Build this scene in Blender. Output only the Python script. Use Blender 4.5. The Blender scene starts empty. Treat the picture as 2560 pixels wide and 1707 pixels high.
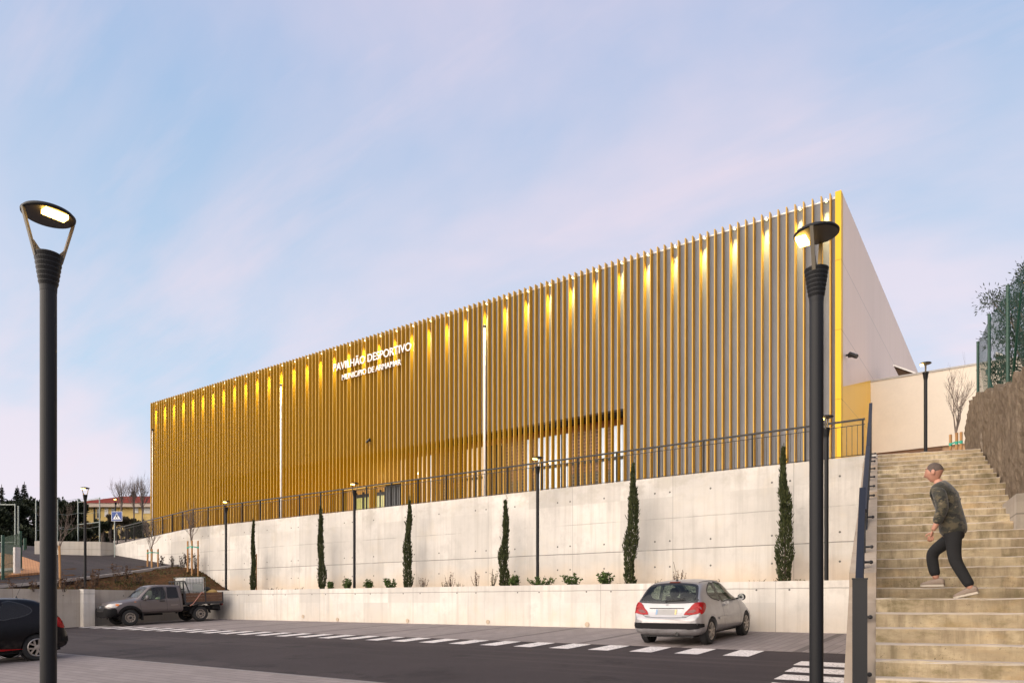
import bpy, bmesh, math, random
from mathutils import Vector, Matrix
from mathutils.bvhtree import BVHTree
from mathutils.geometry import tessellate_polygon
random.seed(7)
R = math.radians
SC = bpy.context.scene
COL = SC.collection
EYE = 1.65
SN, CS = math.sin(R(35.22)), math.cos(R(35.22))
F, CX, HY = 1782.0, 1280.0, 1505.5

def c2w(X, Y): return (CS*X - SN*Y, SN*X + CS*Y)
def ray(x):
    a = (x-CX)/F
    return CS*a-SN, SN*a+CS            # du, dv for unit depth
def u_at(x, V):
    du, dv = ray(x); return du/dv*V
def z_at(x, y, V):
    du, dv = ray(x); return (HY-y)/F*V/dv
def ground(v): return -1.65+.045*v
def lerp(a, b, t): return a+(b-a)*t
def sstep(t):
    t = max(0, min(1, t)); return t*t*(3-2*t)

# ------------------------------------------------------------------ mesh builder
class MB:
    def __init__(s): s.v = []; s.f = []; s.m = []
    def add(s, vs, fs, mi=0):
        b = len(s.v); s.v += [tuple(p) for p in vs]
        s.f += [tuple(i+b for i in f) for f in fs]; s.m += [mi]*len(fs); return s
    def box(s, x0, x1, y0, y1, z0, z1, mi=0):
        x0, x1 = sorted((x0, x1)); y0, y1 = sorted((y0, y1)); z0, z1 = sorted((z0, z1))
        return s.add([(x0,y0,z0),(x1,y0,z0),(x1,y1,z0),(x0,y1,z0),(x0,y0,z1),(x1,y0,z1),(x1,y1,z1),(x0,y1,z1)],
              [(3,2,1,0),(4,5,6,7),(0,1,5,4),(1,2,6,5),(2,3,7,6),(3,0,4,7)], mi)
    def bar(s, p, q, w, h, up=(0,0,1), mi=0):      # box section bar from p to q
        p = Vector(p); q = Vector(q); d = (q-p).normalized(); up = Vector(up)
        a = d.cross(up)
        if a.length < 1e-4: a = d.cross(Vector((1,0,0)))
        a.normalize(); b = a.cross(d).normalized()
        a = a*w/2; b = b*h/2
        return s.add([p-a-b,p+a-b,p+a+b,p-a+b,q-a-b,q+a-b,q+a+b,q-a+b],
              [(0,1,2,3),(7,6,5,4),(0,4,5,1),(1,5,6,2),(2,6,7,3),(3,7,4,0)], mi)
    def tube(s, pts, r, n=8, mi=0, cap=True):
        pts = [Vector(p) for p in pts]
        rs = r if isinstance(r, (list, tuple)) else [r]*len(pts)
        vs = []; prev = None
        for i, p in enumerate(pts):
            d = (pts[min(i+1, len(pts)-1)]-pts[max(i-1, 0)])
            if d.length < 1e-9: d = Vector((0,0,1))
            d.normalize()
            a = prev if prev is not None else (Vector((0,0,1)) if abs(d.z) < .9 else Vector((1,0,0)))
            a = (a-d*a.dot(d))
            if a.length < 1e-6: a = d.orthogonal()
            a.normalize(); prev = a; b = d.cross(a)
            for k in range(n):
                t = 2*math.pi*k/n
                vs.append(p+a*math.cos(t)*rs[i]+b*math.sin(t)*rs[i])
        fs = []
        for i in range(len(pts)-1):
            for k in range(n):
                k2 = (k+1) % n
                fs.append((i*n+k, i*n+k2, (i+1)*n+k2, (i+1)*n+k))
        if cap: fs += [tuple(range(n))[::-1], tuple(range((len(pts)-1)*n, len(pts)*n))]
        return s.add(vs, fs, mi)
    def lathe(s, prof, c=(0,0,0), n=24, axis='z', mi=0, cap=True):
        vs = []
        for r, h in prof:
            for k in range(n):
                t = 2*math.pi*k/n
                x, y = r*math.cos(t), r*math.sin(t)
                p = (x, y, h) if axis == 'z' else ((x, h, y) if axis == 'y' else (h, x, y))
                vs.append((p[0]+c[0], p[1]+c[1], p[2]+c[2]))
        fs = []
        for i in range(len(prof)-1):
            for k in range(n):
                k2 = (k+1) % n
                fs.append((i*n+k, i*n+k2, (i+1)*n+k2, (i+1)*n+k))
        if cap: fs += [tuple(range(n))[::-1], tuple(range((len(prof)-1)*n, len(prof)*n))]
        return s.add(vs, fs, mi)
    def prism(s, poly, z0, z1, mi=0):            # vertical prism, z0/z1 number or list per vertex
        n = len(poly)
        a = z0 if isinstance(z0, (list, tuple)) else [z0]*n
        b = z1 if isinstance(z1, (list, tuple)) else [z1]*n
        vs = [(p[0], p[1], a[i]) for i, p in enumerate(poly)]+[(p[0], p[1], b[i]) for i, p in enumerate(poly)]
        fs = [tuple(range(n))[::-1], tuple(range(n, 2*n))]+[(i, (i+1) % n, n+(i+1) % n, n+i) for i in range(n)]
        return s.add(vs, fs, mi)
    def grid(s, xs, ys, h, mi=0):
        vs = [(x, y, h(x, y)) for y in ys for x in xs]; n = len(xs)
        fs = [(j*n+i, j*n+i+1, (j+1)*n+i+1, (j+1)*n+i) for j in range(len(ys)-1) for i in range(n-1)]
        return s.add(vs, fs, mi)
    def ball(s, c, r, n=10, m=7, mi=0, sc=(1,1,1)):
        prof = []
        vs = []
        for j in range(m+1):
            t = math.pi*j/m
            for k in range(n):
                p = 2*math.pi*k/n
                vs.append((c[0]+sc[0]*r*math.sin(t)*math.cos(p), c[1]+sc[1]*r*math.sin(t)*math.sin(p), c[2]-sc[2]*r*math.cos(t)))
        fs = [(j*n+k, j*n+(k+1) % n, (j+1)*n+(k+1) % n, (j+1)*n+k) for j in range(m) for k in range(n)]
        return s.add(vs, fs, mi)
    def leaf(s, p, size, d=None, asp=.45, mi=0):
        p = Vector(p)
        if d is None: d = Vector((random.gauss(0,1), random.gauss(0,1), random.gauss(0,1)))
        d = Vector(d).normalized(); a = d.orthogonal().normalized()
        a = Matrix.Rotation(random.uniform(0, 6.283), 3, d) @ a
        d = d*size; a = a*size*asp
        return s.add([p, p+d*.5+a*.5, p+d, p+d*.5-a*.5], [(0,1,2,3)], mi)
    def build(s, name, mat, parent=None, smooth=False, local=False):
        me = bpy.data.meshes.new(name)
        v = s.v
        if parent is not None and not local:
            o = org(parent); v = [(p[0]-o[0], p[1]-o[1], p[2]-o[2]) for p in v]
        me.from_pydata(v, [], s.f)
        for m in (mat if isinstance(mat, (list, tuple)) else [mat]): me.materials.append(m)
        me.polygons.foreach_set('material_index', s.m)
        if smooth: me.polygons.foreach_set('use_smooth', [True]*len(s.f))
        me.update()
        return link(name, me, parent)

def link(name, data, parent=None):
    o = bpy.data.objects.new(name, data); COL.objects.link(o)
    if parent is not None: o.parent = parent
    return o
def org(o):
    p = Vector((0,0,0))
    while o is not None: p += o.location; o = o.parent
    return p
def thing(name, label, cat, loc=(0,0,0), rz=0, group=None):
    o = link(name, None); o.location = loc; o.rotation_euler = (0,0,rz); o.empty_display_size = .2
    return tag(o, label, cat, group)
def tag(o, label, cat, group=None):
    o['label'] = label; o['category'] = cat
    if group: o['group'] = group
    return o
def struct(o): o['kind'] = 'structure'; return o
def stuff(o): o['kind'] = 'stuff'; return o
def copy_tree(o, parent=None):
    c = o.copy(); COL.objects.link(c)
    if parent is not None: c.parent = parent
    for ch in list(o.children): copy_tree(ch, c)
    return c

# ------------------------------------------------------------------ materials
class NG:
    def __init__(s, name):
        s.mat = bpy.data.materials.new(name); s.mat.use_nodes = True
        s.t = s.mat.node_tree; s.b = s.t.nodes['Principled BSDF']; s.out = s.t.nodes['Material Output']
    def n(s, ty, **k):
        x = s.t.nodes.new(ty)
        for a, b in k.items(): setattr(x, a, b)
        return x
    def put(s, sock, v):
        if hasattr(v, 'links'): s.t.links.new(v, sock)
        elif isinstance(v, (tuple, list)) and sock.type == 'RGBA' and len(v) == 3: sock.default_value = (*v, 1)
        else: sock.default_value = v
    def math(s, op, a, b=0.0, c=0.0, clamp=False):
        x = s.n('ShaderNodeMath', operation=op, use_clamp=clamp)
        s.put(x.inputs[0], a); s.put(x.inputs[1], b); s.put(x.inputs[2], c); return x.outputs[0]
    def pos(s): return s.n('ShaderNodeNewGeometry').outputs['Position']
    def objc(s): return s.n('ShaderNodeTexCoord').outputs['Object']
    def sep(s, v): x = s.n('ShaderNodeSeparateXYZ'); s.put(x.inputs[0], v); return x.outputs
    def scale(s, v, sc, loc=(0,0,0), rot=(0,0,0)):
        x = s.n('ShaderNodeMapping'); s.put(x.inputs[0], v); x.inputs['Scale'].default_value = sc
        x.inputs['Location'].default_value = loc; x.inputs['Rotation'].default_value = rot; return x.outputs[0]
    def noise(s, v, sc, det=4, rough=.55, lac=2):
        x = s.n('ShaderNodeTexNoise'); s.put(x.inputs['Vector'], v); x.inputs['Scale'].default_value = sc
        x.inputs['Detail'].default_value = det; x.inputs['Roughness'].default_value = rough; return x.outputs[0]
    def ramp(s, f, a, b, c0=0., c1=1.):
        x = s.n('ShaderNodeMapRange'); s.put(x.inputs[0], f)
        x.inputs[1].default_value = a; x.inputs[2].default_value = b; x.inputs[3].default_value = c0; x.inputs[4].default_value = c1
        return x.outputs[0]
    def mix(s, f, a, b, ty='MIX'):
        x = s.n('ShaderNodeMix', data_type='RGBA', blend_type=ty); s.put(x.inputs[0], f); s.put(x.inputs[6], a); s.put(x.inputs[7], b); return x.outputs[2]
    def bump(s, h, st=.3, d=.02):
        x = s.n('ShaderNodeBump'); s.put(x.inputs['Height'], h); x.inputs['Strength'].default_value = st; x.inputs['Distance'].default_value = d
        s.t.links.new(x.outputs[0], s.b.inputs['Normal'])
    def set(s, **k):
        al = dict(col='Base Color', rough='Roughness', metal='Metallic', spec='Specular IOR Level', coat='Coat Weight', crough='Coat Roughness',
                  em='Emission Color', es='Emission Strength', trans='Transmission Weight', sheen='Sheen Weight')
        for a, v in k.items(): s.put(s.b.inputs[al[a]], v)
        return s
MC = {}
def sh(c, k): return tuple(max(0, x*k) for x in c)
def mat(name, col, rough=.6, metal=0, var=.12, vs=3.0, bump=0, bs=40, spec=.5, coat=0, streak=False, em=None, es=0, bd=.01, obj=False):
    if name in MC: return MC[name]
    g = NG(name); p = g.objc() if obj else g.pos()
    if streak: p = g.scale(p, (1,1,.12))
    c = col
    if var:
        n = g.noise(p, vs, 5); n2 = g.noise(p, vs*9, 3)
        f = g.math('ADD', g.math('MULTIPLY', n, .65), g.math('MULTIPLY', n2, .35))
        c = g.mix(g.ramp(f, .32, .68), sh(col, 1-var), sh(col, 1+var))
    g.set(col=c, rough=rough, metal=metal, spec=spec, coat=coat)
    if bump: g.bump(g.noise(g.pos(), bs, 4), bump, bd)
    if em: g.set(em=em, es=es)
    MC[name] = g.mat; return g.mat

def line_mask(g, c, period, off, w):         # 1 on thin lines repeated along a coordinate
    m = g.math('PINGPONG', g.math('ADD', c, off), period/2)
    return g.math('LESS_THAN', m, w)
def concrete(name, col, axis=0, vper=3.6, voff=0, hz=(), holes=None, w=.011, stain=.16, yel=.25, ztop=99., splash=None, sk=.6):
    g = NG(name); p = g.pos(); x, y, z = g.sep(p)
    s = (x, y)[axis]
    big = g.noise(g.scale(p, (.55,.55,.9)), 1.0, 5, .6)
    streak = g.noise(g.scale(p, (4.5,4.5,.35)), 1.0, 5, .6)
    blot = g.noise(g.scale(p, (1.6,1.6,1.2), (5,3,1)), 1.0, 6, .7)
    fine = g.noise(p, 28, 4, .6)
    # each formwork panel a slightly different tone
    cell = g.math('FLOOR', g.math('DIVIDE', g.math('ADD', s, voff+vper/2*0), vper/2))
    wn = g.n('ShaderNodeTexWhiteNoise', noise_dimensions='2D')
    cb = g.n('ShaderNodeCombineXYZ'); g.put(cb.inputs[0], cell); g.put(cb.inputs[1], g.math('FLOOR', g.math('DIVIDE', z, 1.65)))
    g.put(wn.inputs['Vector'], cb.outputs[0])
    c = g.mix(g.ramp(big, .3, .7), sh(col, 1-stain), sh(col, 1+stain*.45))
    c = g.mix(g.math('MULTIPLY', g.ramp(streak, .50, .74), .6), c, sh((col[0], col[1]*.985, col[2]*.97), .62))
    c = g.mix(g.math('MULTIPLY', g.ramp(blot, .53, .72), yel), c, (col[0]*1.05, col[1]*.92, col[2]*.68))
    c = g.mix(g.math('MULTIPLY', g.ramp(blot, .47, .30), .55), c, sh(col, .66))
    c = g.mix(g.math('MULTIPLY', g.math('POWER', wn.outputs[0], 1.6), .62), c, sh(col, .66))
    tb = g.math('MULTIPLY', g.ramp(z, ztop-1.1, ztop-.1), g.ramp(g.noise(g.scale(p, (1.3,1.3,2.2), (2,7,3)), 1.0, 6, .7), .48, .62))
    c = g.mix(g.math('MULTIPLY', tb, .5), c, (col[0]*.60, col[1]*.58, col[2]*.52))
    c = g.mix(g.math('MULTIPLY', g.ramp(fine, .45, .75), .16), c, sh(col, .7))
    rain = g.math('MULTIPLY', g.ramp(g.noise(g.scale(p, (6,6,.16), (1,4,0)), 1.0, 4, .6), .54, .70), .38)
    c = g.mix(rain, c, sh((col[0],col[1]*.97,col[2]*.93), .60))
    if splash is not None:
        sm = g.math('MULTIPLY', g.ramp(g.math('ADD', z, g.math('MULTIPLY', g.noise(p, 1.2, 4), 1.1)), splash+1.5, splash+.55), sk)
        c = g.mix(sm, c, (col[0]*.98, col[1]*.78, col[2]*.56))
    rows = None
    for (zz, st) in hz:
        wob = g.math('ADD', z, g.math('MULTIPLY', g.math('SUBTRACT', g.noise(p, 1.5, 3), .5), .03))
        l = g.math('LESS_THAN', g.math('ABSOLUTE', g.math('SUBTRACT', wob, zz+EYE)), w*1.2)
        l = g.math('MULTIPLY', l, g.math('MULTIPLY', g.ramp(g.noise(g.scale(p,(.8,.8,.8),(zz,0,0)), 1.4, 2), .42 if st < .5 else .2, .55 if st < .5 else .42), st))
        rows = l if rows is None else g.math('MAXIMUM', rows, l)
    v = g.math('MULTIPLY', line_mask(g, s, vper, voff, w*.7), .55)
    d = v if rows is None else g.math('MAXIMUM', v, rows)
    if holes:
        offs, zs, rad = holes
        hm = None
        for o_ in offs:
            a = g.math('PINGPONG', g.math('ADD', s, voff+o_), vper/2)
            for zz in zs:
                b = g.math('SUBTRACT', z, zz+EYE)
                dd = g.math('ADD', g.math('MULTIPLY', a, a), g.math('MULTIPLY', b, b))
                h = g.math('LESS_THAN', dd, rad*rad)
                hm = h if hm is None else g.math('MAXIMUM', hm, h)
        d = g.math('MAXIMUM', d, hm)
    c = g.mix(d, c, sh(col, .22))
    g.set(col=c, rough=.85, spec=.25)
    hgt = g.math('SUBTRACT', g.math('MULTIPLY', fine, .5), g.math('MULTIPLY', d, 2.0))
    g.bump(hgt, .25, .006)
    MC[name] = g.mat; return g.mat

M_HIGH = concrete('high_wall_concrete', (.62,.588,.54), 0, 3.6, 1.5, [(1.65,.8),(2.63,.4)], ([.6,-1.2,.1],[1.12,1.92,3.44],.03), ztop=3.93+EYE, splash=.45+EYE)
M_LOW = concrete('low_wall_concrete', (.635,.603,.555), 0, 2.6, 2.6-.03, [(.372,.55)], ([.5,-.35],[.335],.026), yel=.35, splash=-1.0+EYE, sk=.28)
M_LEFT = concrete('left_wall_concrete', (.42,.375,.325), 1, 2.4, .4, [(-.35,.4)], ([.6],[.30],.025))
M_BOXW = concrete('far_concrete', (.50,.46,.40), 0, 2.0, .3, [(3.1,.4)])
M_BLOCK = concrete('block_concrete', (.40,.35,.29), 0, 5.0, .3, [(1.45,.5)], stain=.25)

def stair_mat():
    g = NG('stair_concrete'); p = g.pos(); x, y, z = g.sep(p)
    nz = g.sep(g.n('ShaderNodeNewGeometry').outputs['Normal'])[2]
    col = (.44,.37,.25)
    big = g.noise(g.scale(p, (1,1,2.5)), 1.1, 5, .65)
    streak = g.noise(g.scale(p, (7,7,1.0)), 1.0, 5, .65)
    pits = g.noise(p, 42, 3, .6)
    moss = g.noise(g.scale(p, (1.0,1.0,2.0), (3,9,2)), 1.6, 6, .7)
    c = g.mix(g.ramp(big, .3, .7), (.30,.23,.145), (.66,.545,.36))
    c = g.mix(g.math('MULTIPLY', g.ramp(streak, .46, .66), .7), c, (.20,.155,.10))
    c = g.mix(g.math('MULTIPLY', g.ramp(moss, .52, .64), .65), c, (.17,.135,.06))
    c = g.mix(g.math('MULTIPLY', g.ramp(g.noise(g.scale(p,(1.4,1.4,3),(8,1,4)), 1.3, 5), .55, .7), .45), c, (.58,.40,.20))
    c = g.mix(g.math('MULTIPLY', g.ramp(pits, .63, .68), g.ramp(g.noise(p, 1.7, 4), .45, .60)), c, (.10,.08,.05))
    ws_ = g.n('ShaderNodeTexWhiteNoise', noise_dimensions='1D'); g.put(ws_.inputs['W'], g.math('FLOOR', g.math('DIVIDE', g.math('ADD', z, .02), .166)))
    c = g.mix(g.math('MULTIPLY', ws_.outputs[0], .32), c, (.20,.165,.105))
    lo_ = g.math('FRACT', g.math('DIVIDE', g.math('ADD', z, .02), .166)); c = g.mix(g.math('MULTIPLY', g.math('MULTIPLY', g.ramp(g.noise(g.scale(p,(3,3,1)),1.3,5,.7),.45,.62), g.ramp(g.noise(p,.8,3),.4,.6)), .55), c, (.10,.085,.035))
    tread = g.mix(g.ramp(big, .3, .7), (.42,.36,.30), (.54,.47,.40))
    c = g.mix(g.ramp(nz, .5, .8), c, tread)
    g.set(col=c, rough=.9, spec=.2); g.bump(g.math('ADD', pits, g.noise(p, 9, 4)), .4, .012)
    return g.mat
M_STAIR = stair_mat()

def asphalt(name, k=1.0):
    g = NG(name); p = g.pos()
    a = g.noise(p, 160, 2); b = g.noise(p, .45, 4); c_ = g.noise(p, 45, 3)
    c = g.mix(g.ramp(b, .3, .7), sh((.026,.0195,.021), k), sh((.040,.031,.032), k))
    tr_ = g.noise(g.scale(p, (.10,1.6,1)), 1.0, 4, .6); c = g.mix(g.math('MULTIPLY', g.ramp(tr_, .5, .68), .5), c, sh((.078,.064,.061), k))
    st_ = g.noise(g.scale(p, (1,1,1), (7,3,0)), .55, 6, .7); c = g.mix(g.math('MULTIPLY', g.ramp(st_, .57, .62), .75), c, sh((.018,.014,.015), k))
    c = g.mix(g.math('MULTIPLY', g.ramp(c_, .55, .8), .5), c, sh((.068,.056,.054), k))
    c = g.mix(g.math('MULTIPLY', g.ramp(a, .6, .75), .5), c, sh((.11,.092,.086), k))
    g.set(col=c, rough=.85, spec=.25); g.bump(g.math('ADD', a, c_), .5, .01); return g.mat
M_ASPH = asphalt('asphalt'); M_ASPH2 = asphalt('side_road_asphalt', .8)

def paver(name, rot, bw, bh, c1, c2, mortar, bands=None):
    g = NG(name); p = g.pos(); x = g.n('ShaderNodeTexBrick')
    g.put(x.inputs['Vector'], g.scale(p, (1,1,1), rot=(0,0,rot)))
    x.inputs['Color1'].default_value = (*c1,1); x.inputs['Color2'].default_value = (*c2,1); x.inputs['Mortar'].default_value = (*mortar,1)
    x.inputs['Scale'].default_value = 1; x.inputs['Brick Width'].default_value = bw; x.inputs['Row Height'].default_value = bh
    x.inputs['Mortar Size'].default_value = .008; x.inputs['Mortar Smooth'].default_value = .3
    n = g.noise(p, .7, 5); f = g.noise(p, 60, 3)
    c = g.mix(g.math('MULTIPLY', g.ramp(n, .3, .7), .35), x.outputs[0], sh(c1, .65))
    c = g.mix(g.math('MULTIPLY', g.ramp(f, .5, .8), .35), c, sh(c2, .6))
    if bands:
        u, v, z = g.sep(p)
        c = g.mix(g.math('MULTIPLY', line_mask(g, u, bands[0], bands[1], .09), .75), c, sh(c1, .42))
    g.set(col=c, rough=.85, spec=.25); g.bump(g.math('SUBTRACT', g.math('MULTIPLY', f, .25), x.outputs[1]), .4, .006); return g.mat
M_PAVE = paver('grey_pavers', R(90), .6, .2, (.205,.175,.165), (.25,.215,.205), (.10,.085,.08), (2.5, 1.05))
M_PAVEN = paver('near_grey_pavers', 0, .6, .2, (.205,.175,.165), (.25,.215,.205), (.10,.085,.08))
M_BRICKP = paver('red_brick_paving', R(20), .22, .11, (.42,.20,.085), (.50,.26,.12), (.20,.10,.06))

def paint():
    g = NG('road_paint'); p = g.pos(); n = g.noise(p, 30, 4, .7); b = g.noise(p, 2, 4)
    f = g.math('MULTIPLY', g.ramp(g.math('ADD', n, g.math('MULTIPLY', b, .30)), .66, .76), .8)
    g.set(col=g.mix(f, g.mix(g.ramp(b,.3,.7), (.60,.55,.52), (.72,.68,.65)), (.10,.09,.09)), rough=.7); return g.mat
M_PAINT = paint()

GOLD = (.49,.270,.0035)
def goldmat(name, rough, k=1., met=0.0):
    g = NG(name); p = g.pos(); n = g.noise(g.scale(p,(3,3,.25)), 1.0, 4)
    g.set(col=g.mix(g.ramp(n,.3,.7), sh(GOLD,.93*k), sh(GOLD,1.05*k)), rough=rough, metal=met, spec=.5); return g.mat
M_GOLD = goldmat('gold_fin_paint', .42)
M_YEL = mat('yellow_corner_panel', (.72,.415,.008), .45, var=.03, vs=1.5, spec=.25)
def facade_wall():
    g = NG('grey_cladding'); p = g.pos(); x, y, z = g.sep(p)
    n = g.noise(g.scale(p, (3,3,.8)), 1.0, 5); f = g.noise(p, 26, 3)
    c = g.mix(g.ramp(n, .3, .7), (.20,.212,.235), (.245,.258,.285)); c = g.mix(g.math('MULTIPLY', g.ramp(f,.4,.75), .3), c, (.155,.158,.166))
    g.set(col=c, rough=.7, spec=.3); g.bump(f, .15, .006); return g.mat
M_GREY = facade_wall()
def side_mat(name, c0, c1, rough, met, spec):
    g = NG(name); p = g.pos(); x, y, z = g.sep(p)
    n = g.noise(g.scale(p, (1,1.4,.12)), 1.0, 3)
    l = line_mask(g, z, 2.335, .81, .012)
    l2 = g.math('MULTIPLY', line_mask(g, y, 1.3, .2, .006), .25)
    c = g.mix(g.ramp(n, .3, .7), c0, c1)
    c = g.mix(g.math('MULTIPLY', g.math('MAXIMUM', l, l2), .6), c, sh(c0, .35))
    g.set(col=c, rough=rough, metal=met, spec=spec); return g.mat
M_SIDE = side_mat('pale_sky_reflection', (.80,.62,.49), (.84,.655,.53), .45, .0, .2)  # sky mirrored in the golden side wall, put into the base colour
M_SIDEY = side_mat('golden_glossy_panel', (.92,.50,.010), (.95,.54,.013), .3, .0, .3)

M_LAMP = mat('anthracite_paint', (.0075,.008,.0095), .45, var=.06, vs=8, spec=.25)
M_RAIL = mat('charcoal_rail_paint', (.010,.011,.013), .42, var=.05, vs=8, spec=.3)
M_RAILB = mat('blue_grey_handrail', (.016,.017,.024), .5, metal=.0, var=.05, vs=8, spec=.2)
M_LED = mat('warm_led', (1,.8,.4), var=0, em=(1,.58,.11), es=10)
M_WHITEW = mat('cream_render', (.74,.67,.565), .85, var=.05, vs=1.2, bump=.1, bs=60, bd=.004)
M_GAPSHADE = mat('gap_shade_brown', (.18,.10,.055), .7)
def brown_wall():
    g = NG('brown_rough_wall'); p = g.pos(); x,y,z = g.sep(p)
    st = g.noise(g.scale(p,(5,5,.5)), 1.0, 6, .7); b = g.noise(p, .9, 5); f = g.noise(p, 22, 5, .7)
    c = g.mix(g.ramp(st, .3, .7), (.122,.092,.062), (.275,.215,.155)); c = g.mix(g.math('MULTIPLY', g.ramp(b,.4,.7), .5), c, (.15,.115,.085))
    c = g.mix(g.math('MULTIPLY', g.ramp(g.noise(g.scale(p,(2.2,2.2,.8),(4,4,7)), 1.0, 4), .66, .74), .6), c, (.42,.36,.29))
    c = g.mix(g.math('MULTIPLY', g.ramp(f,.5,.75), .5), c, (.065,.047,.034))
    k_ = g.n('ShaderNodeTexVoronoi'); g.put(k_.inputs['Vector'], g.scale(p,(1,1,.6))); k_.inputs['Scale'].default_value = 9; c = g.mix(g.math('MULTIPLY', g.ramp(k_.outputs[0], .45, .8), .25), c, (.055,.038,.027)); g.set(col=c, rough=.95, spec=.1); g.bump(g.math('ADD', f, g.math('MULTIPLY', st, 1.5)), 1.0, .035); return g.mat
M_BROWN = brown_wall()
def soil_mat(name, c0, c1, c2):
    g = NG(name); p = g.pos(); a = g.noise(p, 1.3, 6, .7); b = g.noise(p, 9, 5, .7); f = g.noise(p, 40, 3)
    c = g.mix(g.ramp(a,.38,.62), c0, c1); c = g.mix(g.math('MULTIPLY', g.ramp(b,.5,.62), .8), c, c2)
    g.set(col=c, rough=1, spec=.1); g.bump(g.math('ADD', b, f), .9, .05); return g.mat
M_SOIL = soil_mat('dry_soil', (.065,.033,.016), (.115,.055,.026), (.035,.034,.012))
M_HILL = soil_mat('dark_hillside', (.035,.035,.018), (.05,.045,.022), (.08,.05,.03))
M_EARTH = soil_mat('bare_ground', (.11,.09,.06), (.14,.12,.08), (.08,.08,.04))
M_WOOD = mat('stake_timber', (.36,.19,.07), .75, var=.2, vs=4, streak=True)
M_TIE = mat('green_tie', (.02,.30,.20), .5, var=0)
M_BARK = mat('grey_bark', (.15,.115,.095), .9, var=.25, vs=8)
M_BARKD = mat('dark_bark', (.06,.045,.035), .9, var=.25, vs=8)
def leafmat(name, a, b, vs=6):
    g = NG(name); p = g.pos(); n = g.noise(p, vs, 3, .7); oi = g.n('ShaderNodeNewGeometry').outputs['Random Per Island']
    f = g.math('ADD', g.math('MULTIPLY', n, .5), g.math('MULTIPLY', oi, .5))
    g.set(col=g.mix(g.ramp(f, .25, .75), a, b), rough=.7, spec=.25); return g.mat
L_CYP = leafmat('cypress_foliage', (.020,.028,.010), (.060,.068,.022))
L_PINE = leafmat('pine_foliage', (.007,.012,.006), (.024,.032,.013), 1.2)
L_FIR = leafmat('fir_foliage', (.008,.014,.009), (.020,.030,.018), 2)
L_SHRUB = leafmat('shrub_leaf', (.028,.055,.012), (.085,.13,.028), 12)
L_DRY = leafmat('dry_leaf', (.06,.03,.018), (.14,.075,.035), 12)
L_WEED = leafmat('weed_leaf', (.05,.06,.02), (.16,.14,.05), 12)
L_OLIVE = leafmat('olive_leaf', (.022,.035,.026), (.065,.085,.065), 6)
L_BRUSH = leafmat('brush_foliage', (.028,.024,.014), (.075,.055,.032), 2)
M_GREENP = mat('green_fence_paint', (.010,.055,.035), .45, var=.05, vs=8)
M_GREENL = mat('green_mesh_wire', (.012,.05,.022), .5, var=.05, vs=8)
M_GALV = mat('galvanised_post', (.26,.29,.27), .5, metal=.3, var=.08, vs=6)
M_WHITE = mat('white_paint', (.80,.77,.72), .45, var=.03, vs=5)
M_LETTER = mat('white_letter', (.86,.82,.80), .35, var=0)
M_BLACK = mat('black_plastic', (.012,.012,.013), .45, var=.05)
M_RUB = mat('tyre_rubber', (.014,.014,.014), .85, var=.1, vs=15)
# tuning values
SPOT_W = 520; PANE_E = .22
SUN_ELEV, SUN_E, SUN_ANG, SUN_COL = 24, 1.0, 110, (1,.93,.82)
SKY_S, GLOW, EXPO, CLOUD_OFF = .50, 2.9, 1.32, (1.3,.4,0)
M_PIPE = mat('white_downpipe', (.86,.85,.82), .35, var=.02, em=(1,.97,.92), es=.0)
# ------------------------------------------------------------------ ground, roads, paving
def frange(a, b, n): return [a+(b-a)*i/(n-1) for i in range(n)]
def slab(name, m, pts, dz, th=.3):
    b = MB(); b.prism(pts, [ground(p[1])+dz-th for p in pts], [ground(p[1])+dz for p in pts]); return struct(b.build(name, m))
VR, VL, VH, VF = 13.7, 19.4, 21.0, 26.0        # stripes, low wall, high wall, facade lines
b = MB()
b.box(-900, 900, -900, 900, -6.2, -6)
struct(b.build('ground', M_EARTH))
b = MB(); b.prism([(-70,-40),(60,-40),(60,9.5),(-70,9.5)], [-6]*4, [-4,-4,-2.2,-2.2]); struct(b.build('terrain', M_EARTH))
STAIRU = -1.2
slab('near_parking_paving', M_PAVEN, [(-32.8,-14),(30,-14),(30,8.02),(-32.8,8.02)], 0)
slab('kerb_line', mat('flush_kerb', (.17,.15,.145), .8), [(-32.8,8.02),(30,8.02),(30,8.14),(-32.8,8.14)], .006)
slab('road', M_ASPH, [(-32.9,8.14),(12,8.14),(12,14.86),(-32.5,14.86)], 0)
slab('parking_paving', M_PAVE, [(-32.5,14.86),(12,14.86),(12,19.5),(-32.4,19.5)], .004)
b = MB()
k = 0
u = -4.16
while u > -32:
    v0, v1 = 13.72, 14.80
    b.add([(u-.5,v0,ground(v0)+.005),(u,v0,ground(v0)+.005),(u,v1,ground(v1)+.005),(u-.5,v1,ground(v1)+.005)], [(0,1,2,3)])
    u -= 1.0
struct(b.build('road_marking', M_PAINT))
b = MB()
for v0, v1, ul in ((12.80,13.38,-3.12),(11.92,12.5,-3.04),(11.04,11.6,-2.97),(10.15,10.7,-2.9),(9.2,9.8,-2.85)):
    b.add([(ul,v0,ground(v0)+.005),(-1.0,v0,ground(v0)+.005),(-1.0,v1,ground(v1)+.005),(ul,v1,ground(v1)+.005)], [(0,1,2,3)])
struct(b.build('crosswalk_marking', M_PAINT))

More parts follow.
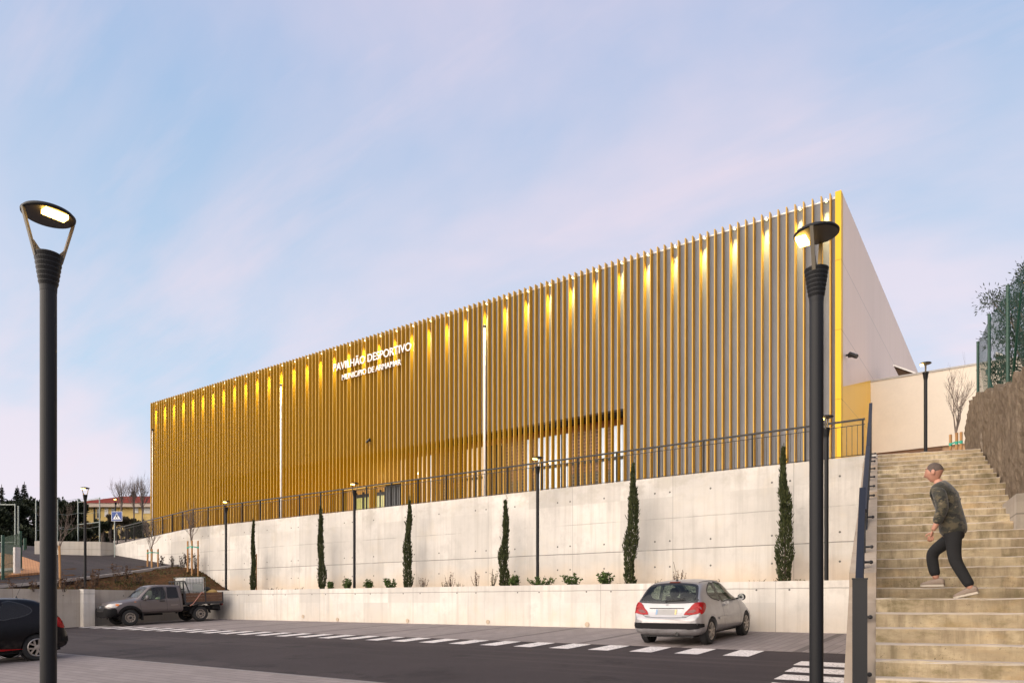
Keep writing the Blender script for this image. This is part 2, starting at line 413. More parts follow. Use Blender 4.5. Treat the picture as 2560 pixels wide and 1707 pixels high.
# ------------------------------------------------------------------ stairs (camera-plan coordinates X right, Y away)
P_UP = {2:37.2,3:63.4,4:87.5,5:110,6:132,7:153.5,8:174,9:193,10:210.5,11:226.5,12:242,13:256.5,14:270,15:285,16:299,17:310.5,18:321,19:331,20:341,21:351,22:361,23:369.5}
steps = []                                        # (z of tread, Y of nose at the left edge)
for k in range(-7, 2): steps.append((-.116+.17*k, 8.46+.236*k))
for k in range(2, 24):
    z = .05+.164*(k-1); steps.append((z, F*z/P_UP[k]))
for i in range(len(steps)-2, 10, -1):             # keep treads monotone
    if steps[i][1] > steps[i+1][1]-.2: steps[i] = (steps[i][0], steps[i+1][1]-.2)
DIRX, DIRY = math.sin(R(27.6)), math.cos(R(27.6))
def left_edge(Y): return 4.32+(Y-8.46)*DIRX/DIRY*.985
NX, NY = math.cos(R(19.0)), -math.sin(R(19.0))   # along the noses
def sp(Y, s, d=0):                                # stair point: nose at left-edge depth Y, s along the nose, d up the flight
    X = left_edge(Y)+NX*s+DIRX*d; return c2w(X, Y+NY*s+DIRY*d)
ZTOP = steps[-1][0]
WID = 5.2
b = MB()
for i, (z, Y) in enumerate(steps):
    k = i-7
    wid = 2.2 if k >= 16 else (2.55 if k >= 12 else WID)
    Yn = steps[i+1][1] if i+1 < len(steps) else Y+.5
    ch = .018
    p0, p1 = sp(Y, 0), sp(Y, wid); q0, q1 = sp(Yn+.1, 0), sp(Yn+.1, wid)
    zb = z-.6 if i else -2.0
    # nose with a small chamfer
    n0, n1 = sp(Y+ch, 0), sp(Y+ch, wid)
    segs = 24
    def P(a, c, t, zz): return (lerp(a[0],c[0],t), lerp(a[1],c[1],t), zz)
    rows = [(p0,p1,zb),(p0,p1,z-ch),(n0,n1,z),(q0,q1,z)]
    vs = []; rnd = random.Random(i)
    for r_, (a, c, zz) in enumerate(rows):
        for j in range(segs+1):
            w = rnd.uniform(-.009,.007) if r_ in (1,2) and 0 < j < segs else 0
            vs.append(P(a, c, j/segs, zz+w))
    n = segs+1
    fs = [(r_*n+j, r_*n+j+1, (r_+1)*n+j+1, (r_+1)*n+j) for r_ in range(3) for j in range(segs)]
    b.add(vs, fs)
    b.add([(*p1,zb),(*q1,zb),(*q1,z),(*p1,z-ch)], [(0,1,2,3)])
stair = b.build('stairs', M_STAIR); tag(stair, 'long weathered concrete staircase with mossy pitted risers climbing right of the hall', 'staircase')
# left stringer: three stepped lengths beside the flights
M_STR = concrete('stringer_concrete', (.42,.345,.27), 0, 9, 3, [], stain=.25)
def nose_z(Y):
    if Y <= steps[0][1]: return steps[0][0]
    for (z0, y0), (z1, y1) in zip(steps, steps[1:]):
        if y0 <= Y <= y1: return lerp(z0, z1, (Y-y0)/(y1-y0))
    return ZTOP
def off_pt(Y, d):                                 # point d to the left of the steps' left edge
    return c2w(left_edge(Y)-d*DIRY, Y+d*DIRX)
sg = thing('stair_kerb', 'pale stepped concrete kerb along the left edge of the staircase', 'kerb', (*off_pt(8, .15), -1.3))
SEGS = [(5.9, 9.05, -2.37, .04), (9.05, 14.2, .22, 1.95), (14.2, 16.4, 2.05, 2.9), (16.4, 18.6, 3.0, ZTOP)]
def str_line(Y):
    for y0, y1, a, c in SEGS:
        if y0 <= Y <= y1: return lerp(a, c, (Y-y0)/(y1-y0))
    return ZTOP
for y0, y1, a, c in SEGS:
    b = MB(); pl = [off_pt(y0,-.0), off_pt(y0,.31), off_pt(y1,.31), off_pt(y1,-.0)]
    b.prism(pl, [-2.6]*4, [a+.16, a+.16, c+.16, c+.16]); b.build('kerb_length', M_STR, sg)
# stair railing
sr = thing('stair_railing', 'dark steel railing in four stepped lengths running up beside the staircase', 'railing', (*off_pt(7.6, .15), -.8))
b = MB()
nx, ny = off_pt(7.55, .15)
dv = Vector((DIRX, DIRY)); fu = Vector(c2w(DIRX, DIRY)); lu = Vector(c2w(-DIRY, DIRX))
def obox(b, c, a, w, l, z0, z1):                  # oriented box: a = unit direction, l along, w across
    a = Vector(a); n_ = Vector((-a.y, a.x)); c = Vector(c)
    pts = [c-a*l/2-n_*w/2, c+a*l/2-n_*w/2, c+a*l/2+n_*w/2, c-a*l/2+n_*w/2]
    return b.prism([(p.x,p.y) for p in pts], z0, z1)
obox(b, (nx,ny), fu, .145, .06, -1.3, .245)
b.build('end_post', M_RAIL, sr)
b = MB(); obox(b, (nx,ny), fu, .155, .07, .245, .262); b.build('post_cap', M_RAIL, sr)
RUNS = [((7.62,.19),(9.3,1.49)), ((9.9,1.28),(14.05,3.09)), ((14.3,3.15),(16.2,4.08)), ((16.5,4.1),(18.6,5.2))]
for (y0, z0), (y1, z1) in RUNS:
    a, c = off_pt(y0,.16), off_pt(y1,.16)
    b = MB(); b.bar((*a,z0),(*c,z1), .075, .05); b.build('handrail', M_RAILB, sr)
    b = MB(); b.bar((*a,z0-.78),(*c,z1-.78), .05, .03); b.bar((*a,z0-.12),(*c,z1-.12), .03, .02); b.build('rail_bar', M_RAIL, sr)
    b = MB(); nb = int((y1-y0)/.11)
    for j in range(1, nb):
        t = j/nb; p = off_pt(lerp(y0,y1,t), .16); zz = lerp(z0,z1,t)
        b.bar((*p, zz-.78), (*p, zz-.1), .012, .035, up=(fu.x,fu.y,0))
    b.build('baluster_panel', M_RAIL, sr)
    for t in (.03, .5, .97):
        Yp = lerp(y0,y1,t); p = off_pt(Yp, .16); zz = lerp(z0,z1,t)
        b = MB(); obox(b, p, fu, .05, .05, min(zz-1.1, str_line(Yp)+.1), zz-.02); post = b.build('post', M_RAIL, sr)
        q = off_pt(Yp, .06); b = MB(); s_ = str_line(Yp)+.24
        b.tube([(*p,s_),(*q,s_)], .016, 8); b.ball((*q,s_), .026, 8, 5); b.build('bracket', M_BLACK, post)

# plinth block and rough wall on the right of the stairs
blk = MB(); zt = 1.78
yb0, yb1 = steps[8+7][1], steps[12+7][1]
pl = [sp(yb0+.05, 2.05), sp(yb0+.05, 6.5), sp(yb1, 6.5), sp(yb1, 2.05)]
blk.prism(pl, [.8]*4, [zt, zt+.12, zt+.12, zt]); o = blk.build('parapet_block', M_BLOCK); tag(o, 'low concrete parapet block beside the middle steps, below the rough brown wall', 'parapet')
# rough brown wall
BW0 = Vector(sp(steps[-1][1], 2.22))
def bw(m, d=0):                                    # point along the wall, m metres beyond the top step
    return Vector((BW0.x+fu.x*m-lu.x*d, BW0.y+fu.y*m-lu.y*d))
prof = [(-14,3.35),(-9,3.55),(-6.6,3.85),(-5.2,3.98),(-4.4,4.14),(-3.2,4.20),(-2.4,4.52),(-1.4,4.62),(-.6,4.9),(.4,5.0),(1.2,5.02),(1.3,5.3),(2.6,5.42),(3.6,5.45),(4.25,5.3),(4.6,5.0)]
def bwz(m):
    for (a, z0), (c, z1) in zip(prof, prof[1:]):
        if a <= m <= c: return lerp(z0, z1, (m-a)/(c-a))
    return prof[-1][1]
b = MB(); N = 230; H = 60
rnd = random.Random(3); vs = []
for i in range(N+1):
    m = -14+18.6*i/N
    for j in range(H+1):
        zt_ = bwz(m)+.05*math.sin(m*5)+rnd.uniform(-.03,.03); z = lerp(-1.6, zt_, j/H)
        d = rnd.uniform(-.022,.022)+.03*math.sin(m*2.3+z)+.012*math.sin(m*7+z*3)
        p = bw(m, .03+d); vs.append((p.x, p.y, z))
    p = bw(m, .45); vs.append((p.x, p.y, bwz(m)-.02)); p = bw(m, 1.0); vs.append((p.x,p.y,-1.6))
n = H+3
fs = [(i*n+j, (i+1)*n+j, (i+1)*n+j+1, i*n+j+1) for i in range(N) for j in range(n-1)]
b.add(vs, fs); b.add([vs[j] for j in range(n)], [tuple(range(n))[::-1]]); e = N*n; b.add([vs[e+j] for j in range(n)], [tuple(range(n))])
o = b.build('rough_wall', M_BROWN); tag(o, 'rough brown stone-faced retaining wall with ragged top right of the stairs', 'wall')
b = MB(); pts = [bw(-14,.6), bw(4.4,.6), bw(4.4,14), bw(-14,14)]
b.prism([(p.x,p.y) for p in pts], -2, [3.0,4.6,4.6,3.0]); struct(b.build('terrain', M_EARTH))

# ------------------------------------------------------------------ retaining walls and planter
UL = -32.3
b = MB()
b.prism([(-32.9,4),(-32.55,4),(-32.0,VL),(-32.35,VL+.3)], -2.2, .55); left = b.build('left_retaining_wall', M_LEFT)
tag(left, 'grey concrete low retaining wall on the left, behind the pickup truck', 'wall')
b = MB(); b.box(-32.32,-31.9, 14.05,14.5,-1.6,.562); b.build('pilaster', M_LOW, left)
low = thing('low_retaining_wall', 'pale low concrete wall with drain holes running along the parking bays', 'wall', (-17,VL,-.8))
b = MB(); b.box(-32.0, -3.0, VL, VL+.3, -1.8, .565); b.build('wall_face', M_LOW, low)
for x, y in ((758,1540),(844,1547.7),(1019,1551),(1220,1553.5),(1468,1560),(1700,1566)):
    uu = u_at(x, VL); zz = z_at(x, y, VL); d = MB()
    d.lathe([(.052,-.02),(.075,-.025),(.075,.02),(.052,.02)], (uu,VL,zz), 16, 'y', 0); d.lathe([(.052,-.008),(.001,-.008)], (uu,VL,zz), 16, 'y', 1)
    d.build('drain_hole', [mat('drain_ring', (.45,.36,.27), .8), M_BLACK], low)
ZW = 3.93
def wall_top(u): return ZW if u >= -35.6 else lerp(ZW, 3.43, (-35.6-u)/8.2)
b = MB()
us = [-43.8,-42,-40,-38,-36.5,-35.6]+frange(-34,-3.0,12)
vs = []
for uu in us: vs += [(uu,VH,-1.5),(uu,VH,wall_top(uu)),(uu,VH+.3,wall_top(uu)),(uu,VH+.3,-1.5)]
fs = []
for i in range(len(us)-1):
    fs += [(i*4+j, (i+1)*4+j, (i+1)*4+j+1, i*4+j+1) for j in range(3)]
b.add(vs, fs+[(0,1,2,3), tuple((len(us)-1)*4+j for j in (3,2,1,0))])
hw = b.build('high_retaining_wall', M_HIGH); tag(hw, 'tall pale board-marked concrete retaining wall below the golden hall', 'wall')
b = MB(); b.grid(frange(-31.0,-3.0,90), frange(VL+.29,VH+.02,6), lambda x,y: .47+.03*math.sin(x*3.1)+.02*math.sin(x*7+y*4)); struct(b.build('planter_soil', M_SOIL))
# terrace behind the high wall
b = MB(); b.prism([(-44.5,VH+.28),(14,VH+.28),(14,60),(-50,60),(-50,VH+4)], -1, 3.72); struct(b.build('terrace', M_PAVEN))
b = MB(); pts = [sp(steps[-1][1]+.3, -.3), sp(steps[-1][1]+.3, 2.2), tuple(bw(6,0)), (6,31.9),(-4.7,31.9),(-4.7,VH+.3),(-3.1,VH+.3)]
b.prism(pts, 3.0, ZTOP-.01); struct(b.build('upper_landing', M_PAVEN))

# ------------------------------------------------------------------ side road, bank and far hillside on the left
def PL(u, v): return 2.8-.123*(u+43.8)+.1*(v-21)
def bankz(u, v):
    t = sstep((-31.0-u)/4.2) if v > VL else sstep((-31.6-u)/3.6)
    return lerp(.46, PL(u, v), t)
rnd = random.Random(5)
b = MB(); b.grid(frange(-38.5,-30.6,50), frange(8,21.05,70), lambda x,y: (bankz(x,y)+rnd.uniform(-.035,.035)+.03*math.sin(x*4)*math.sin(y*3)) if not (y < VL+.2 and x > lerp(-32.55,-32.0,(y-4)/15.4)-.30) else -1.7)
struct(b.build('planted_bank', M_SOIL))
near = [(-33.3,8.0),(-33.7,13.2),(-34.3,15.2),(-35.3,17.8),(-36.5,20.2),(-36.9,21.0)]
def plane_poly(name, m, pts, dz, th=.25):
    b = MB(); b.prism(pts, [PL(*p)+dz-th for p in pts], [PL(*p)+dz for p in pts]); return struct(b.build(name, m))
plane_poly('side_road', M_ASPH2, near+[(-43.8,21.0),(-46.5,21.5),(-60,16),(-60,8)], .03)
b = MB()
for (a, c) in zip(near, near[1:]): b.bar((*a,PL(*a)+.05),(*c,PL(*c)+.05), .14, .12)
struct(b.build('road_kerb', mat('kerb_concrete', (.36,.33,.31), .8)))
plane_poly('brick_path', M_BRICKP, [(-36.0,11.0),(-36.3,12.6),(-36.8,14.3),(-37.8,15.3),(-39.2,15.75),(-40.8,15.9),(-43.9,16.3),(-47,16.2),(-52,12),(-42,9)], .13)
bx = MB()
Bq = [(-43.75,20.2),(-46.2,17.7),(-47.0,18.5),(-44.9,22.6),(-43.85,21.3)]
bx.prism(Bq, 2.2, [3.56,3.55,3.55,3.56,3.56]); o = bx.build('concrete_planter_box', M_BOXW); tag(o, 'long low concrete wall box across the side road, under the net posts', 'planter wall')
def hill(X, Y):
    k = -X/Y
    base = 2.75+min(max(Y-46,0)*.105, 9.0)
    return base+.3*math.sin(Y*.3+k*8)
b = MB(); A = frange(-1.7,-.30,40); D = frange(47.5,190,40)
vs = []
for Y in D:
    for a in A:
        w = c2w(a*Y, Y); vs.append((w[0], w[1], hill(a*Y, Y)))
n = len(A); b.add(vs, [(j*n+i, j*n+i+1, (j+1)*n+i+1, (j+1)*n+i) for j in range(len(D)-1) for i in range(n-1)])
struct(b.build('hillside', M_HILL, smooth=True))
# ------------------------------------------------------------------ the sports hall
ZR = 13.88                                        # top of the fins
U0, U1 = -49.25, -4.786
WV = VF+.225                                      # face of the wall behind the fins
hall = thing('sports_hall', 'golden slatted sports hall with white lettering and a row of roof-edge spotlights', 'building', (-27,VF+2,3.7))
OU0, OU1, OZ = -41.6, -12.85, 7.86                # recessed glazed opening
b = MB()
zt = ZR-.13
b.box(U0+.05, OU0, WV, WV+.3, 3.5, zt); b.box(OU1, U1-.2, WV, WV+.3, 3.5, zt); b.box(OU0, OU1, WV, WV+.3, OZ, zt)
b.box(U0+.05, U0+.35, WV+.3, 52, 3.5, zt); b.box(U0+.35, U1-.3, 51.7, 52, 3.5, zt)
b.build('wall', M_GREY, hall)
b = MB(); b.box(U0+.05, U1-.19, WV-.02, WV+.45, zt, zt+.05); b.build('roof_edge', mat('pale_metal_flashing', (.62,.62,.60), .4, metal=.2, var=.04), hall)
b = MB(); b.box(U0+.35, U1-.3, WV+.3, 51.7, zt-.3, zt-.1); b.build('roof', M_GREY, hall)
b = MB(); b.box(U1-.19, U1, VF, VF+.30, 3.5, ZR); b.build('corner_panel', M_YEL, hall)
for zz in (4.54, 6.86, 9.20, 11.55):
    b = MB(); b.box(U1-.192, U1+.002, VF-.002, VF+.302, zz-.006, zz+.006); b.build('panel_joint', mat('dark_joint', (.20,.10,.01), .8, var=0), hall)  # thin dark brown strips mark the panel joints
# side wall: sky reflection painted pale above gold, seam drawn along mirrored annexe top
b = MB()
def quadx(u, pts): return [(u, p[0], p[1]) for p in pts]
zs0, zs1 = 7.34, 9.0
b.add(quadx(U1-.004,[(VF+.30,zs0),(32.0,zs1),(32.0,ZR),(VF+.30,ZR)])+quadx(U1-.3,[(VF+.30,zs0),(32.0,zs1),(32.0,ZR),(VF+.30,ZR)]), [(0,1,2,3),(3,2,6,7),(0,3,7,4)])
b.box(U1-.3, U1-.004, 32.0, 52, 3.5, ZR)
b.build('side_wall', M_SIDE, hall)
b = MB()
b.add(quadx(U1-.004,[(VF+.30,3.5),(32.0,3.5),(32.0,zs1),(VF+.30,zs0)]), [(0,1,2,3)]); b.build('side_reflection', M_SIDEY, hall)
# fins
SPC = .2856; FT = .038
uf0 = -5.156+FT
n_f = int((uf0-U0)/SPC)+1
DOORS = [(-29.3,-27.55,5.98),(-26.98,-25.25,6.0)]
PIPES = [(-48.82,11.9),(-34.68,12.5),(-19.87,12.6)]
rest = MB()
for i in range(n_f):
    uu = uf0-i*SPC; zb = 3.72
    for d0, d1, dz in DOORS:
        if d0 < uu < d1: zb = dz+.08
    if i < 99:
        b = MB(); b.box(uu-FT, uu, VF, WV-.003, zb, ZR); b.build('fin', M_GOLD, hall)
    else: rest.box(uu-FT, uu, VF, WV-.003, zb, ZR)
stuff(rest.build('fin', M_GOLD, hall))
M_SPOT = mat('spot_lens', (1,.9,.6), var=0, em=(1,.86,.45), es=2.2)
lit = [0]+list(range(3, n_f-1, 4))
for i in lit:
    uc = uf0-i*SPC-FT-(SPC-FT)/2
    b = MB(); b.box(uc-.035, uc+.035, WV-.17, WV+.02, ZR-.17, ZR-.10); f = b.build('spotlight', M_WHITE, hall)
    b = MB(); b.box(uc-.03, uc+.03, WV-.165, WV-.06, ZR-.185, ZR-.172); b.build('lens', M_SPOT, f)
    l = bpy.data.lights.new('spotlight_beam', 'SPOT'); l.energy = SPOT_W; l.color = (1,.87,.36); l.spot_size = R(32); l.spot_blend = 1; l.shadow_soft_size = .05
    lo = link('spotlight_beam', l, hall); lo.location = Vector((uc, WV-.11, ZR-.20))-org(hall)
    lo.rotation_euler = (R(.5),0,0)
# downpipes
for uu, zz in PIPES:
    b = MB(); b.tube([(uu,VF-.03,3.72),(uu,VF-.03,zz)], .028 if uu < -45 else .052, 14); p = b.build('downpipe', M_PIPE, hall, smooth=True)
    b = MB(); b.ball((uu,VF-.03,zz+.05), .08, 10, 6); b.build('pipe_cap', M_BLACK, p)
# recessed glazing
VG = 27.5
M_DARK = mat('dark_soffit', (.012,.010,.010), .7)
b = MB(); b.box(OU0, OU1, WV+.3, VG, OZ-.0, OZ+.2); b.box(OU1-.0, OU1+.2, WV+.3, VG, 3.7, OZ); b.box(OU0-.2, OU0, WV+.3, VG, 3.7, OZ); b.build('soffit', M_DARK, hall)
def lattice():
    g = NG('brown_lattice'); p = g.pos(); x,y,z = g.sep(p)
    cb = g.n('ShaderNodeCombineXYZ'); g.put(cb.inputs[0], x); g.put(cb.inputs[1], z)
    br = g.n('ShaderNodeTexBrick'); br.offset = 0; g.put(br.inputs['Vector'], cb.outputs[0]); br.inputs['Scale'].default_value = 1
    br.inputs['Brick Width'].default_value = .13; br.inputs['Row Height'].default_value = .155; br.inputs['Mortar Size'].default_value = .017; br.inputs['Mortar Smooth'].default_value = .1
    br.inputs['Color1'].default_value = (.055,.020,.007,1); br.inputs['Color2'].default_value = (.085,.034,.012,1); br.inputs['Mortar'].default_value = (.30,.16,.07,1)
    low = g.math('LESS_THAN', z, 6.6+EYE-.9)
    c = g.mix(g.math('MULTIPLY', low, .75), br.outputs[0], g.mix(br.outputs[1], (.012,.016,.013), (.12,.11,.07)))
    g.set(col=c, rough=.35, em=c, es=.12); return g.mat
M_LATT = lattice()
M_PANE = mat('lit_white_pane', (.44,.48,.52), .15, var=.04, vs=.8, em=(.80,.90,.98), es=PANE_E)
M_PANEW = mat('lit_warm_pane', (.46,.34,.22), .2, var=.06, vs=.8, em=(1,.80,.55), es=PANE_E*.8)
M_MULL = mat('dark_mullion', (.018,.022,.026), .4, var=0)
M_HEAD = mat('orange_head_strip', (.28,.10,.025), .6)
wins = [(1557,1535,'p'),(1535,1516,'l'),(1516,1503,'p'),(1503,1426,'l'),(1426,1412,'p'),(1412,1404,'m'),(1404,1343,'p'),(1343,1332,'l'),(1332,1326,'m'),(1326,1313,'p'),(1313,1256,'l'),(1256,1208,'d'),
        (1208,1158,'w'),(1158,1098,'l'),(1098,1086,'m'),(1086,1076,'p'),(1076,1036,'w'),(1036,1022,'l'),(1022,1000,'w'),(1000,760,'g'),(760,520,'l')]
M_INT = mat('amber_interior', (.30,.15,.03), .6, em=(1,.5,.08), es=.10)
ZG = OZ-.30
for x1, x0, ty in wins:
    ua, ub = u_at(x0, VG), u_at(x1, VG); ua = max(ua, OU0); ub = min(ub, OU1+.0)
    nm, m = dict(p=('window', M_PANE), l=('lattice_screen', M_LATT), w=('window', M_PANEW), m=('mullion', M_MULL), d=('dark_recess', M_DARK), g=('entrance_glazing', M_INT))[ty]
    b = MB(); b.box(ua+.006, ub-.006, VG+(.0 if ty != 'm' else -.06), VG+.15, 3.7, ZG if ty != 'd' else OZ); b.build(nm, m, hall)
b = MB(); b.box(OU0, OU1, VG-.03, VG+.16, ZG, OZ); b.build('window_head', M_HEAD, hall)
b = MB(); b.box(u_at(1098,VG), u_at(1210,VG), VG-.05, VG-.005, 6.02, 6.12); b.box(u_at(1326,VG), OU1, VG-.05, VG-.005, 6.10, 6.22); b.build('transom', M_MULL, hall)
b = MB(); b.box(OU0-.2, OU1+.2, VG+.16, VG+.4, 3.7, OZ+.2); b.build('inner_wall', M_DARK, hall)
# entrance doors on the fin line
for (d0, d1, dz), kind in zip(DOORS, ('glass','bars')):
    b = MB(); b.box(d0-.05, d1+.05, VF-.04, WV, dz, dz+.09); b.build('door_head', M_GOLD, hall)
    if kind == 'glass':
        d = MB(); v = VF+.9
        for a, c in ((d0-.1,d0+.42),(d0+.5,d0+.9),(d0+1.25,d1+.25)): d.box(a, c, v, v+.03, 3.75, dz-.3)
        dr = d.build('glass_door', mat('greenish_glazing', (.20,.19,.07), .15, var=.35, vs=2.5, em=(.75,.68,.22), es=.22), hall)
        f = MB()
        for a in (d0-.16, d0+.42, d0+.9, d0+1.05, d1-.05): f.box(a, a+.09, v-.03, v+.05, 3.75, dz)
        f.box(d0-.16, d1+.3, v-.035, v+.055, dz-.3, dz-.12); f.build('frame', M_MULL, dr)
    else:
        d = MB(); v = VF+.35
        d.box(d0+.3, d1-.35, v+.08, v+.12, 3.75, dz+.05); dr = d.build('gate_door', M_DARK, hall)
        f = MB()
        for j in range(10): uu = lerp(d0+.3, d1-.4, j/9); f.box(uu, uu+.05, v, v+.05, 3.75, dz)
        f.build('bar', mat('grey_gate_bars', (.06,.065,.07), .4), dr)
# small lamps in the recess
for x, y, V, r in ((1191.6,1092,27.0,.05),(1251,1111,27.0,.04),(1046,1183,27.2,.045),(986,1187,26.6,.06),(926.3,1174,26.6,.035),(862,1160,26.6,.03),(1374,1154,27.1,.055),(1007,1210,27.1,.03)):
    uu, zz = u_at(x,V), z_at(x,y,V); b = MB(); b.ball((uu,V,zz), r, 10, 6)
    l = b.build('globe_lamp', mat('globe_glow', (1,.9,.6), var=0, em=(1,.80,.40), es=9), hall)
    s = MB(); s.tube([(uu,V,zz+r),(uu,V,OZ)], .008, 6); s.build('stem', M_BLACK, l)
# cameras
for (uu, vv, zz, rz) in ((u_at(923.6,VF-.12), VF-.12, z_at(923.6,1102,VF-.12), 0), (U1+.13, VF+.75, z_at(2113,890,26.6), 1)):
    b = MB(); b.box(uu-.05,uu+.05,vv-.05,vv+.05,zz-.02,zz+.1)
    if rz: b.tube([(uu-.12,vv,zz+.07),(uu+.02,vv,zz+.06)], .035, 8); b.tube([(uu+.0,vv-.05,zz+.08),(uu+.25,vv-.12,zz-.08)], .075, 10)
    else: b.tube([(uu,vv+.1,zz),(uu,vv-.05,zz)], .03, 8); b.tube([(uu-.16,vv-.05,zz-.05),(uu+.1,vv-.05,zz+.08)], .06, 10)
    b.build('security_camera', M_BLACK, hall)
# lettering
def letters(name, body, u0, u1, zb, parent):
    c = bpy.data.curves.new(name, 'FONT'); c.body = body; c.size = 1; c.extrude = .02; c.offset = .006
    o = bpy.data.objects.new(name, c); COL.objects.link(o); bpy.context.view_layer.update()
    me = bpy.data.meshes.new_from_object(o.evaluated_get(bpy.context.evaluated_depsgraph_get())); bpy.data.objects.remove(o)
    xs = [v.co.x for v in me.vertices]; zs = [v.co.y for v in me.vertices]
    s = (u1-u0)/(max(xs)-min(xs))
    return me, min(xs), s
sign = thing('building_sign', 'white raised letters naming the hall, fixed across the golden fins', 'sign', (-27.2,VF-.06,12.2))
for nm, body, u0, u1, zb, hgt in (('title_line','PAVILH\u00c3O DESPORTIVO',-30.1,-24.4,12.47,.415),('town_line','MUNIC\u00edPIO DE ARMAMAR',-29.42,-25.08,11.88,.30)):
    me, x0, s = letters(nm, body, u0, u1, zb, sign)
    capz = hgt/.72
    for v in me.vertices:
        x, y, z = v.co; v.co = ((x-x0)*s+u0+27.2, -z*1.2-.02, y*capz+zb-12.2)
    me.materials.clear(); me.materials.append(M_LETTER); me.update(); link(nm, me, sign)

# ------------------------------------------------------------------ white annexe on the right
annex = thing('white_annexe', 'plain cream-white building wall behind the top of the stairs', 'building', (4,32.4,6))
b = MB(); b.box(U1-.002+.0, 16, 32.0, 48, 6.03, 8.93); b.build('wall', M_WHITEW, annex)
b = MB(); b.box(U1, 16, 31.97, 48.03, 8.93, 9.0); b.build('roof_edge', mat('grey_coping', (.42,.40,.37), .6), annex)
b = MB(); b.box(U1, 16, 32.12, 48, 3.6, 6.03); b.build('plinth', mat('warm_plinth', (.50,.33,.20), .8), annex)
b = MB(); b.box(U1, -2.3, 32.06, 32.12, 5.9, 6.03); b.build('shadow_gap', M_GAPSHADE, annex)  # brown strip painted as the shade under the wall's lower edge
def skylight(xa, ya, xb, yb, xc, yc, V):
    a = (u_at(xa,V), z_at(xa,ya,V)); c = (u_at(xc,V), z_at(xc,yc,V)); d = (u_at(xb,V), z_at(xb,yb,V))
    t = MB(); vs = [(p[0],V,p[1]) for p in (a,d,c)]+[(p[0]+.1,V+2.0,p[1]) for p in (a,d,c)]
    t.add(vs, [(0,1,2),(3,5,4),(0,2,5,3),(0,3,4,1),(1,4,5,2)]); h = t.build('skylight_hood', mat('hood_inside', (.06,.03,.012), .8), annex)
    e = MB(); e.bar(vs[0], vs[2], .06, .10, up=(0,1,0)); e.build('hood_edge', M_WHITE, h)
skylight(2233,913,2247,940,2289,933,33.2)
skylight(2489,882,2491,905,2520,893,33.6)
# ------------------------------------------------------------------ terrace railing
tr = thing('terrace_railing', 'long dark steel railing with thin balusters on top of the tall concrete wall', 'railing', (-20,VH+.12,ZW))
RY = VH+.12
def rail_pt(u, h): return (u, RY, wall_top(u)+h)
posts = frange(-43.7,-35.6,9)+frange(-34.2,-3.35,22)
for h, w, hh, nm in ((1.0,.06,.045,'handrail'),(.86,.022,.018,'upper_bar'),(.05,.022,.018,'lower_bar')):
    b = MB()
    for a, c in ((-43.75,-35.6),(-35.6,-3.3)): b.bar(rail_pt(a,h), rail_pt(c,h), w, hh)
    b.build(nm, M_RAIL, tr)
for a, c in zip(posts, posts[1:]+[None]):
    b = MB(); b.box(a-.006,a+.006,RY-.03,RY+.03,wall_top(a)-.1,wall_top(a)+.98)
    b.box(a-.02,a+.02,RY-.03,RY+.03,wall_top(a)+.0,wall_top(a)+.98); b.build('post', M_RAIL, tr)
    if c is None: continue
    b = MB(); n = max(3, int((c-a)/.125))
    for j in range(1, n):
        t = lerp(a, c, j/n); b.box(t-.006, t+.006, RY-.006, RY+.006, wall_top(t)+.05, wall_top(t)+.86)
    b.build('baluster_panel', M_RAIL, tr)

# ------------------------------------------------------------------ street lamps
M_LAMPIN = mat('lamp_underside', (.022,.019,.016), .5, var=.05, vs=8)
def make_lamp():
    r = thing('street_lamp', '', 'street lamp', (0,0,0))
    b = MB(); b.lathe([(.085,0),(.085,.03),(.055,.05),(.055,3.86),(.051,3.87)], n=28); b.build('pole', M_LAMP, r, smooth=False)
    b = MB(); b.lathe([(.11,0),(.11,.018),(.088,.022)], n=20); b.build('base_plate', M_LAMP, r)
    b = MB(); pr = [(.056,3.86),(.058,3.90)]
    n = 7
    for i in range(n):
        z0 = 3.90+.235*i/n; z1 = 3.90+.235*(i+1)/n; r0 = lerp(.058,.092,i/n); r1 = lerp(.058,.092,(i+1)/n)
        pr += [(r0,z0),(r1+.004,z1-.008),(r1+.004,z1-.001),(r1-.004,z1)]
    pr += [(.086,4.14),(.01,4.142)]
    b.lathe(pr, n=32); co = b.build('cone', M_LAMP, r)
    for sgn in (-1, 1):
        b = MB()
        b.bar((0,sgn*.086,4.10),(0,sgn*.165,4.40), .028, .016, up=(0,1,0)); b.bar((0,sgn*.165,4.40),(0,sgn*.172,4.425), .028, .014, up=(0,1,0))
        b.bar((0,sgn*.050,4.143),(0,sgn*.094,4.148), .034, .022); b.bar((0,sgn*.062,4.142),(0,sgn*.108,4.20), .03, .016, up=(0,1,0))
        b.build('arm', mat('warm_lit_arm', (.085,.07,.045), .5, var=.05, vs=8), r)  # lamp glow on the arms is put into their paint colour
    b = MB(); b.lathe([(.168,4.418),(.176,4.424),(.178,4.436),(.165,4.450),(.10,4.468),(.01,4.475)], n=40); d = b.build('head', M_LAMP, r, smooth=True)
    b = MB(); b.lathe([(.01,4.416),(.166,4.418)], n=32); b.build('underside', M_LAMPIN, d)
    b = MB(); b.box(-.150,-.070,-.075,.075,4.388,4.416); b.build('lens', M_LED, d)
    return r
lamp0 = make_lamp()
soil_at = .47
